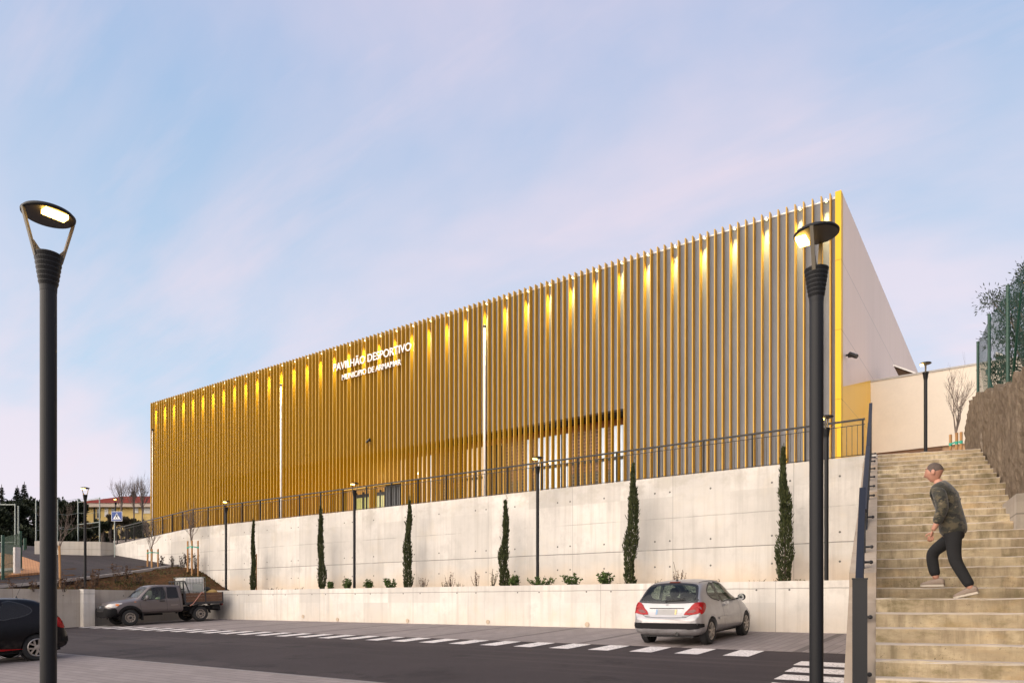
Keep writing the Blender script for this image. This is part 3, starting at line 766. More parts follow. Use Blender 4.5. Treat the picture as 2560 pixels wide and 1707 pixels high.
LAMPS = [
 (c2w((121-CX)/F*5.32,5.32), None, 180, 'large street lamp on the paving at far left, nearest to the camera on that side'),
 (c2w((2041-CX)/F*5.93,5.93), None, 0, 'large street lamp in front of the hall corner, left of the stair railing'),
 ((u_at(565,20.25),20.25), soil_at, 0, 'street lamp in the planter by the leftmost cypress, at the foot of the planted bank'),
 ((u_at(886,20.25),20.25), soil_at, 0, 'street lamp in the planter between the second and third cypress, below the hall entrance'),
 ((u_at(1344,20.25),20.25), soil_at, 0, 'street lamp in the planter right of the short pointed cypress, below the glazed band'),
 ((u_at(2066,20.2),20.2), soil_at, 0, 'street lamp in the planter mostly hidden behind the large right-hand lamp pole'),
 ((-33.45,14.8), .60, 20, 'street lamp standing on the planted bank beyond the grey left retaining wall'),
 (c2w((2314-CX)/F*24,24), ZTOP-.05, 0, 'street lamp in front of the plain white building above the stairs'),
 (c2w((289-CX)/F*64,64), 4.85, 0, 'distant street lamp behind the blue pedestrian crossing sign'),
]
for i, ((u,v), z, rz, lab) in enumerate(LAMPS):
    o = lamp0 if i == 0 else copy_tree(lamp0)
    o.location = (u, v, ground(v) if z is None else z); o.rotation_euler = (0,0,R(rz)); tag(o, lab, 'street lamp', 'matching street lamps with disc heads')

# ------------------------------------------------------------------ plants
def cypress(u, v, zb, h, w, seed, lab, bend=0):
    rnd = random.Random(seed); random.seed(seed)
    t = thing('cypress_tree', lab, 'tree', (u,v,zb), 0, 'cypresses against the tall wall')
    b = MB(); b.tube([(u,v,zb-.1),(u+bend*.3,v,zb+h*.5),(u+bend,v,zb+h*.95)], [.03,.022,.006], 7); b.build('trunk', M_BARKD, t)
    b = MB(); n = int(1500*h)
    lob = [(rnd.uniform(0,6.28), rnd.uniform(.04,.9), rnd.uniform(.5,1.15)) for _ in range(16)]
    for _ in range(n):
        f = rnd.random()**.92; z = zb+.04+f*h
        env = (min(1,(f+.05)/.14)**.5)*(1-f**1.9)**.95*(.85+.15*math.sin(f*17+seed))
        a = rnd.uniform(0, 6.283)
        k = 1
        for la, lf, lk in lob:
            dd = ((f-lf)*h/.35)**2+((a-la+3.14)%6.28-3.14)**2/.9
            if dd < 1: k = lk
        r = w/2*env*k*math.sqrt(rnd.uniform(.25,1.05))
        cu = u+bend*f+.03*math.sin(f*9+seed)
        d = Vector((math.cos(a)*.32, math.sin(a)*.32, 1))+Vector((rnd.gauss(0,.18),rnd.gauss(0,.18),rnd.gauss(0,.1)))
        b.leaf((cu+math.cos(a)*r, v+math.sin(a)*r, z-.04), rnd.uniform(.06,.13)*(1 if rnd.random()<.95 else 1.5), d, .30)
    # wispy leader
    for j in range(int(26)):
        f = rnd.uniform(.9,1.07); b.leaf((u+bend*f+rnd.gauss(0,.018), v+rnd.gauss(0,.02), zb+h*f-.05), .10, (rnd.gauss(0,.25),rnd.gauss(0,.2),1), .22)
    for j in range(9):                                # escaped side sprays
        f = rnd.uniform(.12,.6); a = rnd.choice((0,3.14))+rnd.uniform(-.5,.5); r = w*.40
        for q in range(7):
            b.leaf((u+bend*f+math.cos(a)*r*(.8+q*.05), v+math.sin(a)*r*.5, zb+h*f+q*.02), .07, (math.cos(a),0,1.1), .35)
    b.build('crown', L_CYP, t)
CYP = [(633,1302,1474,.30,'leftmost and thin cypress tree with a timber stake behind it',.0),
       (805,1266,1469,.40,'second cypress from the left, leaning, with a shrub at its foot',-.12),
       (1017,1252,1464,.44,'third cypress from the left, wavy and ragged, before the wall joint',.14),
       (1259,1251,1460,.44,'shortest pointed cypress with a bare forked tip, left of a lamp',.10),
       (1575,1160,1454,.52,'tall full cypress standing behind the roof of the silver car',.14),
       (1963,1118,1446,.50,'tallest cypress, dense and straight, farthest right along the wall',-.04)]
for i, (x, yt, yb, w, lab, bend) in enumerate(CYP):
    v = 20.35; u = u_at(x, v); z0 = .46; h = z_at(x, yt, v)-z0
    cypress(u, v, z0, h*.985, w, 11+i, lab, bend)
b = MB(); u = u_at(641,20.6); b.tube([(u,20.6,.3),(u,20.6,2.3)], .03, 8); tag(b.build('timber_stake', M_WOOD), 'slim timber stake beside the leftmost cypress', 'stake')

def shrub(u, v, zb, h, w, seed, lab, name='shrub', leafm=None, cat='shrub', group=None, dens=1.0, stems=9, lsize=.05):
    rnd = random.Random(seed); random.seed(seed)
    t = thing(name, lab, cat, (u,v,zb), 0, group)
    st = MB(); lf = MB()
    for s in range(stems):
        a = rnd.uniform(0,6.283); k = rnd.uniform(.2,1); hh = h*rnd.uniform(.55,1)
        p0 = Vector((u+rnd.uniform(-.04,.04)*w, v+rnd.uniform(-.04,.04), zb-.03))
        p1 = p0+Vector((math.cos(a)*w*.35*k, math.sin(a)*w*.3*k, hh*.55)); p2 = p0+Vector((math.cos(a)*w*.5*k, math.sin(a)*w*.4*k, hh))
        st.tube([p0,p1,p2], [.009,.007,.003], 5)
        for q in range(int(hh/.016*dens)):
            f = rnd.uniform(.18,1); p = p0.lerp(p1, f*2) if f < .5 else p1.lerp(p2, f*2-1)
            d = Vector((rnd.gauss(0,.8), rnd.gauss(0,.8), rnd.gauss(.45,.5)))
            lf.leaf(p+Vector((rnd.gauss(0,.012),rnd.gauss(0,.012),0)), lsize*rnd.uniform(.7,1.3), d, .5)
    st.build('stem', M_BARKD, t); lf.build('foliage', leafm or L_SHRUB, t)
    return t
SHR = [(826,1452,1469,.42,'small green shrub at the foot of the second cypress'),(868,1446,1470,.62,'round green shrub just left of the lamp below the entrance'),
       (922,1448,1470,.55,'small bushy green shrub between the lamp and the third cypress, left one'),(976,1443,1468,.70,'wide green shrub with one raised side just left of the third cypress'),
       (1288,1436,1460,.55,'green shrub with one tall shoot right of the shortest cypress'),(1353,1437,1459,1.0,'broad green shrub around the foot of the lamp below the glazing'),
       (1432,1433,1458,.85,'upright green shrub midway between the lamp and the tall cypress'),(1517,1428,1457,.85,'pointed green shrub left of the tall cypress by the silver car')]
for i, (x, yt, yb, w, lab) in enumerate(SHR):
    v = 20.0; u = u_at(x, v); shrub(u, v, .46, (z_at(x,yt,v)-.46)*1.05, w, 40+i, lab, group='green shrubs in the planter', dens=1.6, stems=16, lsize=.078)
WEEDS = [(680,.22,'low dry weed in the planter left of the second cypress'),(708,.18,'sparse dry weed near the second cypress, nearest left'),(745,.2,'short weed tuft just left of the second cypress'),
         (1058,.45,'wispy brown flower stalks right of the third cypress'),(1112,.30,'low weed tuft between the third and shortest cypress'),(1126,.55,'tall wispy weed stalks midway to the shortest cypress'),
         (1150,.28,'thin yellow grass weed midway before the shortest cypress'),(1192,.6,'spreading weed with dark seed stalks left of the shortest cypress'),(1232,.6,'dark seed stalks touching the shortest cypress'),
         (1558,.16,'small grass tuft right of the tall cypress foot'),(1641,.22,'low curved grass tuft above the silver car, leftmost'),(1695,.5,'grass tuft with one long stalk behind the car aerial'),(1738,.12,'flat weed behind the silver car roof'),
         (1800,.2,'dark bushy weed above the right end of the silver car'),(1895,.18,'low ground weed left of the tallest cypress'),(1945,.18,'low weed touching the tallest cypress on its left'),(2000,.16,'tiny weed right of the tallest cypress')]
for i, (x, h, lab) in enumerate(WEEDS):
    v = 19.95; shrub(u_at(x,v), v, .45, h*1.25, .5, 70+i, lab, name='weed', leafm=(L_WEED, L_DRY)[i%2], cat='weed', group='weeds in the planter', dens=.45, stems=10, lsize=.045)

def bare_tree(name, u, v, zb, h, w, seed, lab, group, stakes=True, trunk_h=1.0, dens=1.0, lean=0, up=1.0, br=.012):
    rnd = random.Random(seed)
    t = thing(name, lab, 'tree', (u,v,zb), 0, group)
    b = MB(); top = Vector((u+lean*.3, v, zb+trunk_h)); b.tube([(u,v,zb-.15),top], [br*2.6, br*2.0], 8); tr_ = b.build('trunk', M_BARK, t)
    c = MB()
    def grow(p, d, L, r, lev):
        q = p+d*L; m = p+d*L*.5+Vector((rnd.gauss(0,.04),rnd.gauss(0,.04),0))*L
        c.tube([p,m,q], [r, r*.8, r*.55], 5 if lev < 2 else 4, cap=False)
        if lev >= 4 or r < .002: return
        n = 2+(rnd.random() < .5*dens)
        for _ in range(n):
            nd = (d+Vector((rnd.gauss(0,.33),rnd.gauss(0,.33),rnd.gauss(.18*up,.12)))).normalized()
            st = rnd.uniform(.45,1); grow(p.lerp(q, st), nd, L*rnd.uniform(.55,.85), r*.6, lev+1)
    for s in range(int(6*dens)+1):
        a = rnd.uniform(0,6.283); k = w/h*rnd.uniform(.35,1)
        grow(top-Vector((0,0,rnd.uniform(0,.12)*h)), Vector((math.cos(a)*k, math.sin(a)*k, up)).normalized(), (h-trunk_h)*rnd.uniform(.36,.5), br*1.2, 0)
    c.build('crown', M_BARK, t)
def stakes(u, v, zb, spots, h, labs, tie=True):
    for (du, dv_), lab in zip(spots, labs):
        b = MB(); b.tube([(u+du,v+dv_,zb-.2),(u+du,v+dv_,zb+h)], .042, 10); o = b.build('timber_stake', M_WOOD); tag(o, lab, 'stake', 'round timber tree stakes')
    if tie:
        b = MB()
        for du, dv_ in spots: b.bar((u+du,v+dv_-.045,zb+h*.80),(u,v-.03,zb+h*.83), .012, .045)
        for du, dv_ in spots: b.lathe([(.046,zb+h*.77),(.046,zb+h*.83)], (u+du,v+dv_,0), 10)
        o = b.build('tree_tie', M_TIE); tag(o, 'green webbing tie binding '+labs[0].split(' of ')[-1]+' to its stakes', 'tree tie')
# staked trees on the bank
for (x, y, V, ytop, ystk, seed, nm, sx) in ((378,1459,19.6,1290,1372,3,'the bare young tree behind the pickup cab',(-.36,.18,.30)),(479,1432,20.3,1255,1351,4,'the bare young tree near the tall wall',(-.36,.14,.25))):
    u = u_at(x,V); z = bankz(u,V); 
    bare_tree('young_tree', u, V, z, z_at(x,ytop,V)-z, 1.0, seed, 'bare young tree tied to stakes, '+('behind the pickup cab' if seed==3 else 'against the tall wall end of the bank'), 'staked bare young trees', trunk_h=(z_at(x,ystk,V)-z)*1.05, br=.014)
    h = z_at(x,ystk,V)-z
    stakes(u, V, z, ((sx[0],0),(sx[1],-.06),(sx[2],.2)), h, ['left stake of '+nm,'front stake of '+nm,'rear right stake of '+nm])
V = 13.9; u = u_at(150,V); z = bankz(u,V)
bare_tree('young_tree', u-.1, V, z, 3.3, 1.6, 8, 'bare young tree leaning beside the near left lamp pole', 'staked bare young trees', trunk_h=1.75, br=.013)
b = MB(); b.tube([(u+.16,V-.05,z-.1),(u-.06,V,z+1.75)], .042, 10); tag(b.build('timber_stake', M_WOOD), 'leaning timber stake beside the near left lamp pole', 'stake', 'round timber tree stakes')
# terrace tree
X,Y = (2390-CX)/F*22.0, 22.0; u,v = c2w(X,Y)
bare_tree('young_tree', u, v, ZTOP, 3.6, 1.0, 15, 'bare vase-shaped young tree with stakes before the white building', 'staked bare young trees', trunk_h=1.72, dens=1.0, br=.012, up=1.5)
sp_ = [(-.42*CS,.42*SN*-1),(.0,-.1),(.40*CS,-.40*SN)]
stakes(u, v, ZTOP, [(-.15,.10),(.02,-.06),(.14,-.10)], 1.56, ['left stake of the vase-shaped tree by the white building','middle stake of the vase-shaped tree by the white building','right stake of the vase-shaped tree by the white building'])
# dry shrubs on the bank (screen position -> bank spot at a chosen depth line)
BK = [(160,13.2,.75),(190,14.3,.7),(232,14.6,1.0),(240,15.3,.8),(290,16.4,.95),(316,17.0,.75),(30,11.8,.5),(85,12.3,.6),(455,20.4,.9),(470,20.6,1.15),(490,20.6,1.05),(430,20.5,.7),(405,20.5,.6),(345,17.2,.5),(205,14.3,.4)]
BL = ['leggy dry shrub right of the near left lamp pole','reddish dry shrub left of the bank lamp','tall dark shrub right of the bank lamp','loose shrub right of the bank lamp, behind','leafy dry shrub before the side road, middle of the bank','thin shrub before the side road left of the staked tree','small dry plant before the brick path, far left','low dry plant before the brick path near the lamp pole',
      'dense dark shrub left of the stakes at the tall wall','tallest dark shrub around the stakes at the tall wall','dark shrub right of the stakes at the tall wall','small shrub at the wall, second left of the stakes','smallest shrub at the wall, farthest left of the stakes','low shrub beside the stakes behind the pickup cab','knee-high dry plant at the foot of the bank lamp']
for i, ((x,V,h), lab) in enumerate(zip(BK, BL)):
    u = u_at(x,V); shrub(u, V, bankz(u,V) if u > -38 else PL(u,V)+.1, h, .55, 120+i, lab, name='dry_shrub', leafm=L_DRY if i < 8 else leafmat('dark_leaf', (.03,.022,.018),(.09,.06,.04),10), group='dry shrubs on the bank', dens=.6, stems=7, lsize=.075)
# grass and ground cover on the bank: nobody could count it
rnd = random.Random(9); random.seed(9); b = MB()
for _ in range(17000):
    u = rnd.uniform(-37,-31.0); v = rnd.uniform(8,21)
    if v < VL+.3 and u > -32.4: continue
    if math.sin(u*2.1)*math.cos(v*1.7)+rnd.gauss(0,.5) < .35: continue
    e = min(near, key=lambda p: abs(p[1]-v))[0]
    if u < e+.3: continue
    b.leaf((u,v,bankz(u,v)-.01), rnd.uniform(.05,.14), (rnd.gauss(0,.5),rnd.gauss(0,.5),1), .35)
o = b.build('grass', leafmat('bank_grass', (.025,.030,.008),(.10,.085,.022),3)); stuff(o); tag(o, 'patchy grass and weeds on the planted bank', 'grass')

# ------------------------------------------------------------------ pedestrian sign
u, v = c2w((292-CX)/F*41.3, 41.3); zc = z_at(0,0,1)*0+(HY-1290)/F*41.3
sgn = thing('crossing_sign', 'blue square pedestrian crossing sign on a grey post at the wall end', 'sign', (u,v,2.8))
SA = R(36)
def sgn_pt(x, y, z): return (u+x*math.cos(SA)-y*math.sin(SA), v+x*math.sin(SA)+y*math.cos(SA), z)
b = MB(); b.tube([(*sgn_pt(-.15,.05,0)[:2],2.6),(*sgn_pt(-.15,.05,0)[:2],zc+.3)], .035, 10); b.build('post', M_GALV, sgn)
def plate(b, pts, y0, y1): 
    n = len(pts); b.add([sgn_pt(x,y0,zc+z) for x,z in pts]+[sgn_pt(x,y1,zc+z) for x,z in pts], [tuple(range(n)), tuple(range(n,2*n))[::-1]]+[(i,n+i,n+(i+1)%n,(i+1)%n) for i in range(n)])
b = MB(); plate(b, [(-.31,-.28),(.31,-.28),(.31,.28),(-.31,.28)], -.0, .02); pl_ = b.build('plate', mat('sign_border_white', (.75,.77,.80), .4, var=0), sgn)
b = MB(); plate(b, [(-.29,-.26),(.29,-.26),(.29,.26),(-.29,.26)], -.006, -.001); b.build('blue_field', mat('sign_blue', (.004,.045,.23), .4, var=0), pl_)
b = MB(); plate(b, [(-.24,-.20),(.24,-.20),(0,.19)], -.011, -.007); b.build('white_triangle', mat('sign_white', (.80,.82,.84), .4, var=0), pl_)
M_INK = mat('sign_ink', (.01,.01,.012), .5, var=0)
b = MB()
fig = [[(-.025,.085),(.025,.085),(.025,.13),(-.025,.13)],[(-.045,-.02),(.04,-.02),(.045,.08),(-.03,.08)],[(-.10,.0),(-.04,.045),(-.035,.075),(-.12,.02)],[(.04,.06),(.09,-.01),(.105,.0),(.05,.08)],
       [(-.045,-.02),(-.0,-.02),(-.07,-.13),(-.105,-.13)],[(.0,-.02),(.04,-.02),(.095,-.13),(.06,-.13)]]
for x in (-.19,-.11,-.03,.05,.13): fig.append([(x,-.185),(x+.045,-.185),(x+.055,-.145),(x+.015,-.145)])
for q in fig: plate(b, q, -.015, -.012)
b.build('walking_figure', M_INK, pl_)

# ------------------------------------------------------------------ left: mesh fence, net posts, far building, trees
mf = thing('mesh_fence', 'green welded mesh fence with a pale pillar on the brick path, far left', 'fence', (-38.2,14,1.4))
fa, fb, fc = (u_at(51,14.0),14.0), (u_at(7,12.5),12.5), (-36.9,9.2)
def on(a, c, t): return (lerp(a[0],c[0],t), lerp(a[1],c[1],t))
for p in (fa, fb, fc):
    b = MB(); z = PL(*p); b.box(p[0]-.05,p[0]+.05,p[1]-.05,p[1]+.05,z-.1,z+1.95); b.build('post', M_GREENP, mf)
for a, c in ((fa,fb),(fb,fc)):
    b = MB(); n = 34
    for j in range(n+1):
        p = on(a,c,j/n); z = PL(*p); b.bar((*p,z+.12),(*p,z+1.85), .011, .011, up=(0,1,0))
    for h in (.2,.62,1.05,1.45,1.8):
        b.bar((*a,PL(*a)+h),(*c,PL(*c)+h), .008, .012)
    b.build('mesh_panel', M_GREENL, mf)
p = (u_at(42.0,13.45),13.45); z = PL(*p); b = MB(); b.box(p[0]-.11,p[0]+.11,p[1]-.11,p[1]+.11,z-.1,z+1.3); b.build('pillar', mat('pale_block', (.55,.52,.50), .8, var=.15, vs=5), mf)
b = MB(); b.prism([(-39,14.2),(-38.0,14.1),(-36.6,11.7),(-36.0,9),(-37.5,9)], 0, [PL(-39,14.2)+.16,PL(-38,14.1)+.2,PL(-36.6,11.7)+.22,PL(-36,9)+.2,PL(-37.5,9)+.2]); b.build('footing', M_BOXW, mf)
def post_at(x, yb, yt, Y, lab, r=.05, m=None, name='net_post'):
    w = c2w((x-CX)/F*Y, Y); b = MB(); b.tube([(*w,(HY-yb)/F*Y-.4),(*w,(HY-yt)/F*Y)], r, 8)
    return tag(b.build(name, m or M_GALV), lab, 'post', 'tall sports net posts'), w
W = []
for x, yb, yt, Y, lab in ((38,1400,1259,50,'pale net post nearest the mesh fence, with crossbars'),(46,1395,1264,54,'pale net post just right of the crossbar post'),(90,1352,1250,56,'pale net post between the fence and the near lamp pole'),(144,1352,1248,57,'pale net post hidden beside the near lamp pole'),(195,1351,1246,58,'slightly leaning net post left of the bank lamp, by the yellow building'),(249,1349,1243,58,'net post in front of the yellow building windows')):
    o, w = post_at(x, yb, yt, Y, lab); W.append((w, (HY-yt)/F*Y, Y))
nw = thing('net_wires', 'thin sagging wires and dark netting between the tall net posts', 'netting', (*W[2][0], 3))
b = MB()
for (w0,z0,_),(w1,z1,__) in zip(W[2:], W[3:]):
    for k in (0,.45,.9):
        mid = ((w0[0]+w1[0])/2,(w0[1]+w1[1])/2, (z0+z1)/2-.12-k*2.6); b.tube([(*w0,z0-k*2.6),mid,(*w1,z1-k*2.6)], .012, 4, cap=False)
b.build('wire', M_GALV, nw)
w0,z0,_ = W[0]; wl = c2w((-60-CX)/F*50, 50)
for z, lab in ((z0-.05,'upper pale crossbar at the far left beyond the mesh fence'),((HY-1355)/F*50,'lower pale crossbar at the far left beyond the mesh fence')):
    b = MB(); b.bar((*wl,z),(*w0,z), .06,.06); tag(b.build('crossbar', M_GALV), lab, 'crossbar')
for h0, h1, lab in ((.3,.1,'upper thin crossbar between the two net posts before the yellow building'),(2.1,2.0,'lower thin crossbar between the two net posts before the yellow building')):
    b = MB(); b.bar((*W[4][0],W[4][1]-h0),(*W[5][0],W[5][1]-h1), .05,.05); tag(b.build('crossbar', M_GALV), lab, 'crossbar')
for x, Y in ((61,43),(64.5,43.6)):
    post_at(x, 1395, 1345, Y, 'short green gate post %s the end of the concrete box' % ('farther from' if x == 61 else 'nearer to'), .06, M_GREENL if x != 61 else M_GREENP, 'gate_post')

# yellow house with red roof
hs = thing('yellow_house', 'long yellow building with a red tiled hipped roof beyond the trees', 'house', (*c2w((290-CX)/F*95,95),9))
YH = 95.0
def hp(x, y, d=0): Y = YH+d; X = (x-CX)/F*YH; w = c2w(X, Y); return (w[0], w[1], (HY-y)/F*YH)
def hq(x, y, d): Y = YH+d; w = c2w((x-CX)/F*Y, Y); return (w[0], w[1], (HY-y)/F*Y)
def hbox(b, x0, x1, y0, y1, d0, d1, mi=0):
    vs = [hp(x0,y1,d0),hp(x1,y1,d0),hp(x1,y1,d1),hp(x0,y1,d1),hp(x0,y0,d0),hp(x1,y0,d0),hp(x1,y0,d1),hp(x0,y0,d1)]
    b.add(vs, [(3,2,1,0),(4,5,6,7),(0,1,5,4),(1,2,6,5),(2,3,7,6),(3,0,4,7)], mi)
b = MB(); hbox(b, 199, 470, 1268, 1345, 0, 10); b.build('wall', mat('yellow_render', (.60,.43,.15), .85, var=.06), hs)
b = MB(); hbox(b, 193, 474, 1259, 1268.5, -.8, 10.8); b.build('eaves', mat('grey_eaves', (.40,.33,.27), .8), hs)
b = MB(); vs = [hp(192,1259,-.9),hp(474,1259,-.9),hp(474,1259,10.9),hp(192,1259,10.9),hq(308,1240,5),hq(430,1240,5)]
b.add(vs, [(0,1,5,4),(1,2,5),(2,3,4,5),(3,0,4)]); b.build('roof', mat('red_roof_tiles', (.17,.028,.018), .9, var=.25, vs=2, spec=.1), hs)
M_SHUT = mat('white_shutter', (.62,.60,.56), .6); M_WIN = mat('dark_window', (.03,.03,.035), .2)
for x0, x1, y0, y1, dk in ((243,251,1273,1294,1),(262,271,1271,1290,0),(279,287,1271,1288,1),(335,346,1264,1281,0),(360,376,1262,1282,0),(392,404,1262,1282,0)):
    b = MB(); hbox(b, x0, x1, y0, y1, -.06, .02); w = b.build('window', M_WIN if dk else M_SHUT, hs)
    f = MB(); hbox(f, x0-.8, x1+.8, y0-.9, y0, -.1, .02); hbox(f, x0-.8, x1+.8, y1, y1+.9, -.12, .02); f.build('frame', M_SHUT, w)
b = MB(); q = hp(236.5,1268,-.1); b.tube([hp(236.5,1268,-.1), hp(236.5,1303,-.1)], .09, 6); b.build('drainpipe', M_BLACK, hs)
b = MB()
for x in (227,231): b.tube([hp(x,1262,3), hp(x,1237,3)], .05, 5)
b.build('aerial_mast', M_GALV, hs)

def cloud_tree(name, x, yb, yt, Y, wpx, seed, lab, leafm, group, n=2600, lumps=16, ls=.45, trunkm=None):
    rnd = random.Random(seed); random.seed(seed)
    X = (x-CX)/F*Y; w = c2w(X,Y); zb = hill(X,Y)-.3; zt_ = (HY-yt)/F*Y; z0 = (HY-yb)/F*Y; wid = wpx/F*Y
    t = thing(name, lab, 'tree', (*w, zb), 0, group)
    b = MB(); b.tube([(*w,zb),(w[0],w[1],z0+(zt_-z0)*.6)], [.3,.12], 7)
    cs = []
    for q_ in range(lumps):
        f = rnd.random() if q_ > lumps*.35 else rnd.uniform(.85,1); a = rnd.uniform(0,6.28); rr = math.sqrt(rnd.random())*wid/2*(1-.30*f*f)*.85
        c = Vector((w[0]+math.cos(a)*rr, w[1]+math.sin(a)*rr*.8, 0)); r_ = wid*rnd.uniform(.12,.22); c.z = lerp(z0, zt_-r_*1.02-.15, f); cs.append((c, r_))
        b.tube([(w[0],w[1],lerp(zb,c.z,.55)), tuple(c)], [.07,.03], 5, cap=False)
    b.build('trunk', trunkm or M_BARKD, t)
    l = MB()
    for _ in range(n):
        c, r = rnd.choice(cs); d = Vector((rnd.gauss(0,1),rnd.gauss(0,1),rnd.gauss(0,.8))).normalized()*r*rnd.uniform(.55,1.08)
        l.leaf(c+d, ls*rnd.uniform(.5,1.2), d+Vector((0,0,.3)), .55)
    l.build('crown', leafm, t); return t
G1 = 'dark pines beyond the sports field'
for i, (x, yb, yt, Y, w, lab) in enumerate(((-20,1400,1262,80,110,'dark rounded pine at the far left edge of the view'),(40,1400,1252,84,95,'dark rounded pine below the left pair of firs'),(85,1400,1246,90,100,'dark rounded pine with the highest crown, left of the near lamp pole'),(130,1400,1243,88,90,'dark rounded pine directly behind the near lamp pole'),(165,1395,1255,80,70,'dark rounded pine right of the near lamp pole'),(188,1390,1252,72,58,'dark round pine left of the bank lamp, before the yellow building'))):
    cloud_tree('pine_tree', x, yb, yt, Y, w, 200+i, lab, L_PINE, G1, n=4200, lumps=24)
def fir(x, yb, yt, Y, wpx, seed, lab):
    rnd = random.Random(seed); random.seed(seed); X = (x-CX)/F*Y; w = c2w(X,Y); zb = (HY-yb)/F*Y; zt_ = (HY-yt)/F*Y; wid = wpx/F*Y
    t = thing('fir_tree', lab, 'tree', (*w, zb), 0, 'pointed dark firs on the skyline')
    b = MB(); b.tube([(*w,hill(X,Y)-.3),(*w,zt_+.3)], [.25,.03], 7); b.build('trunk', M_BARKD, t)
    l = MB(); n = 15
    for j in range(n):
        f = j/n; z = lerp(zb,zt_,f); L = wid/2*(1-f)**1.15*rnd.uniform(.6,1.1)+.08
        for q in range(8):
            a = rnd.uniform(0,6.28)
            for s in range(9):
                r = L*(s+.5)/9; l.leaf((w[0]+math.cos(a)*r, w[1]+math.sin(a)*r, z-r*.25+.12*r*r), .24*(1.15-f*.5), (math.cos(a)+rnd.gauss(0,.4),math.sin(a)+rnd.gauss(0,.4),rnd.gauss(-.1,.3)), .5)
    l.build('crown', L_FIR, t)
for i, a in enumerate(((4,1265,1216,92,26,'pointed fir at the very left edge of the view'),(43,1255,1218,92,20,'smaller pointed fir of the skyline pair left of the lamp pole'),(61,1255,1209,92,26,'taller pointed fir of the skyline pair left of the lamp pole'),(334,1252,1226,100,20,'small pointed fir above the red roof'))): fir(*a[:5], 300+i, a[5])
G2 = 'brown and green bushes before the yellow building'
for i, (x, yb, yt, Y, w, lab) in enumerate(((222,1372,1306,66,60,'brownish bush between the two right net posts'),(258,1372,1301,64,50,'dark bush below the yellow building, left of the blue sign'),(275,1368,1285,70,40,'tall brown bush left of the blue sign'),(318,1375,1290,66,60,'twiggy brown bush right of the blue sign'),(352,1378,1298,62,60,'dark bush left of the hall corner'),(205,1372,1320,60,50,'low dark bush behind the bank lamp'),(115,1372,1318,58,80,'dark bush behind the near lamp pole'),(60,1390,1310,58,70,'dark bush behind the pale net posts'),(160,1372,1330,58,60,'low dark bush right of the near lamp pole'),(15,1400,1320,56,70,'dark bush at the left edge behind the mesh fence'))):
    cloud_tree('bush', x, yb, yt, Y, w, 230+i, lab, L_BRUSH if i in (0,2,3) else L_PINE, G2, n=1700, lumps=12, ls=.3)
for i, (x, yt, Y, wpx, lab) in enumerate(((303,1192,76,22,'tall bare poplar right of the distant lamp'),(335,1193,78,24,'tall bare poplar in front of the small fir'),(356,1183,76,24,'tallest bare poplar, nearest the hall corner'))):
    X = (x-CX)/F*Y; w = c2w(X,Y); zb = hill(X,Y)-.2
    bare_tree('bare_poplar', w[0], w[1], zb, (HY-yt)/F*Y-zb, wpx/F*Y*1.0, 400+i, lab, 'tall bare poplars', trunk_h=4.0, dens=1.2, up=3.0, br=.035)

# ------------------------------------------------------------------ right: chain-link fence and olive tree above the rough wall
cf = thing('chain_link_fence', 'green chain-link fence on top of the rough brown wall', 'fence', (*bw(0,-.2), 5))
def m_at(x, d):
    best = None
    for i in range(400):
        m = -10+14*i/399; p = bw(m, d); X = CS*p.x+SN*p.y; Y = -SN*p.x+CS*p.y
        e = abs(X/Y*F+CX-x)
        if best is None or e < best[0]: best = (e, m, Y)
    return best[1], best[2]
FP = []
for x, yb, yt in ((2445,1025,856),(2473,1004,788),(2520,973,716)):
    m, Y = m_at(x, .2); FP.append((m, (HY-yb)/F*Y, (yb-yt)/F*Y))
FP += [(-6.4,3.8,2.05),(-9,3.6,2.05),(-12,3.45,2.05)]
for m, z, h in FP:
    p = bw(m,.2); b = MB(); b.tube([(p.x,p.y,z-.5),(p.x,p.y,z+h)], .035, 10); b.lathe([(.04,z+h),(.04,z+h+.02)], (p.x,p.y,0), 10); b.build('post', M_GREENP, cf)
for m0, m1, z, h in ((.95,-.4,5.0,.75),(-4.1,-2.6,4.2,1.55),(-6.3,-5.0,3.9,1.6)):
    p, q = bw(m0,.2), bw(m1,.22); b = MB(); b.tube([(p.x,p.y,z+h),(q.x,q.y,z-.35+.1)], .024, 8); b.build('brace', M_GREENP, cf)
for (ma,za,ha),(mb,zb_,hb) in zip(FP, FP[1:]):
    b = MB(); L = abs(mb-ma); st = .085
    def PQ(s, t):                                   # s along 0..L, t height fraction
        m = lerp(ma,mb,s/L); p = bw(m,.2); z0 = lerp(za,zb_,s/L)-.25; hh = lerp(ha,hb,s/L)+.15; return (p.x,p.y,z0+hh*t)
    H_ = (ha+hb)/2
    n = int((L+H_)/st)
    for sg_ in (1,-1):
        for j in range(n):
            s0 = j*st-(H_ if sg_ > 0 else 0)
            pts = []
            a0, a1 = s0, s0+H_
            if sg_ < 0: t0, t1 = 1, 0
            else: t0, t1 = 0, 1
            lo, hi = max(a0,0), min(a1,L)
            if hi-lo < .05: continue
            f = lambda s: lerp(t0,t1,(s-a0)/H_)
            b.tube([PQ(lo,f(lo)),PQ(hi,f(hi))], .0022, 3, cap=False)
    b.build('mesh_panel', M_GREENP, cf)
rnd = random.Random(77); random.seed(77)
Y = 17.5; X = (2592-CX)/F*Y; w = c2w(X,Y)
ol = thing('olive_tree', 'grey-green olive tree behind the chain-link fence at the right edge', 'tree', (*w,4.2))
b = MB(); l = MB(); b.tube([(*w,4.0),(w[0],w[1],6.2)], [.16,.10], 8)
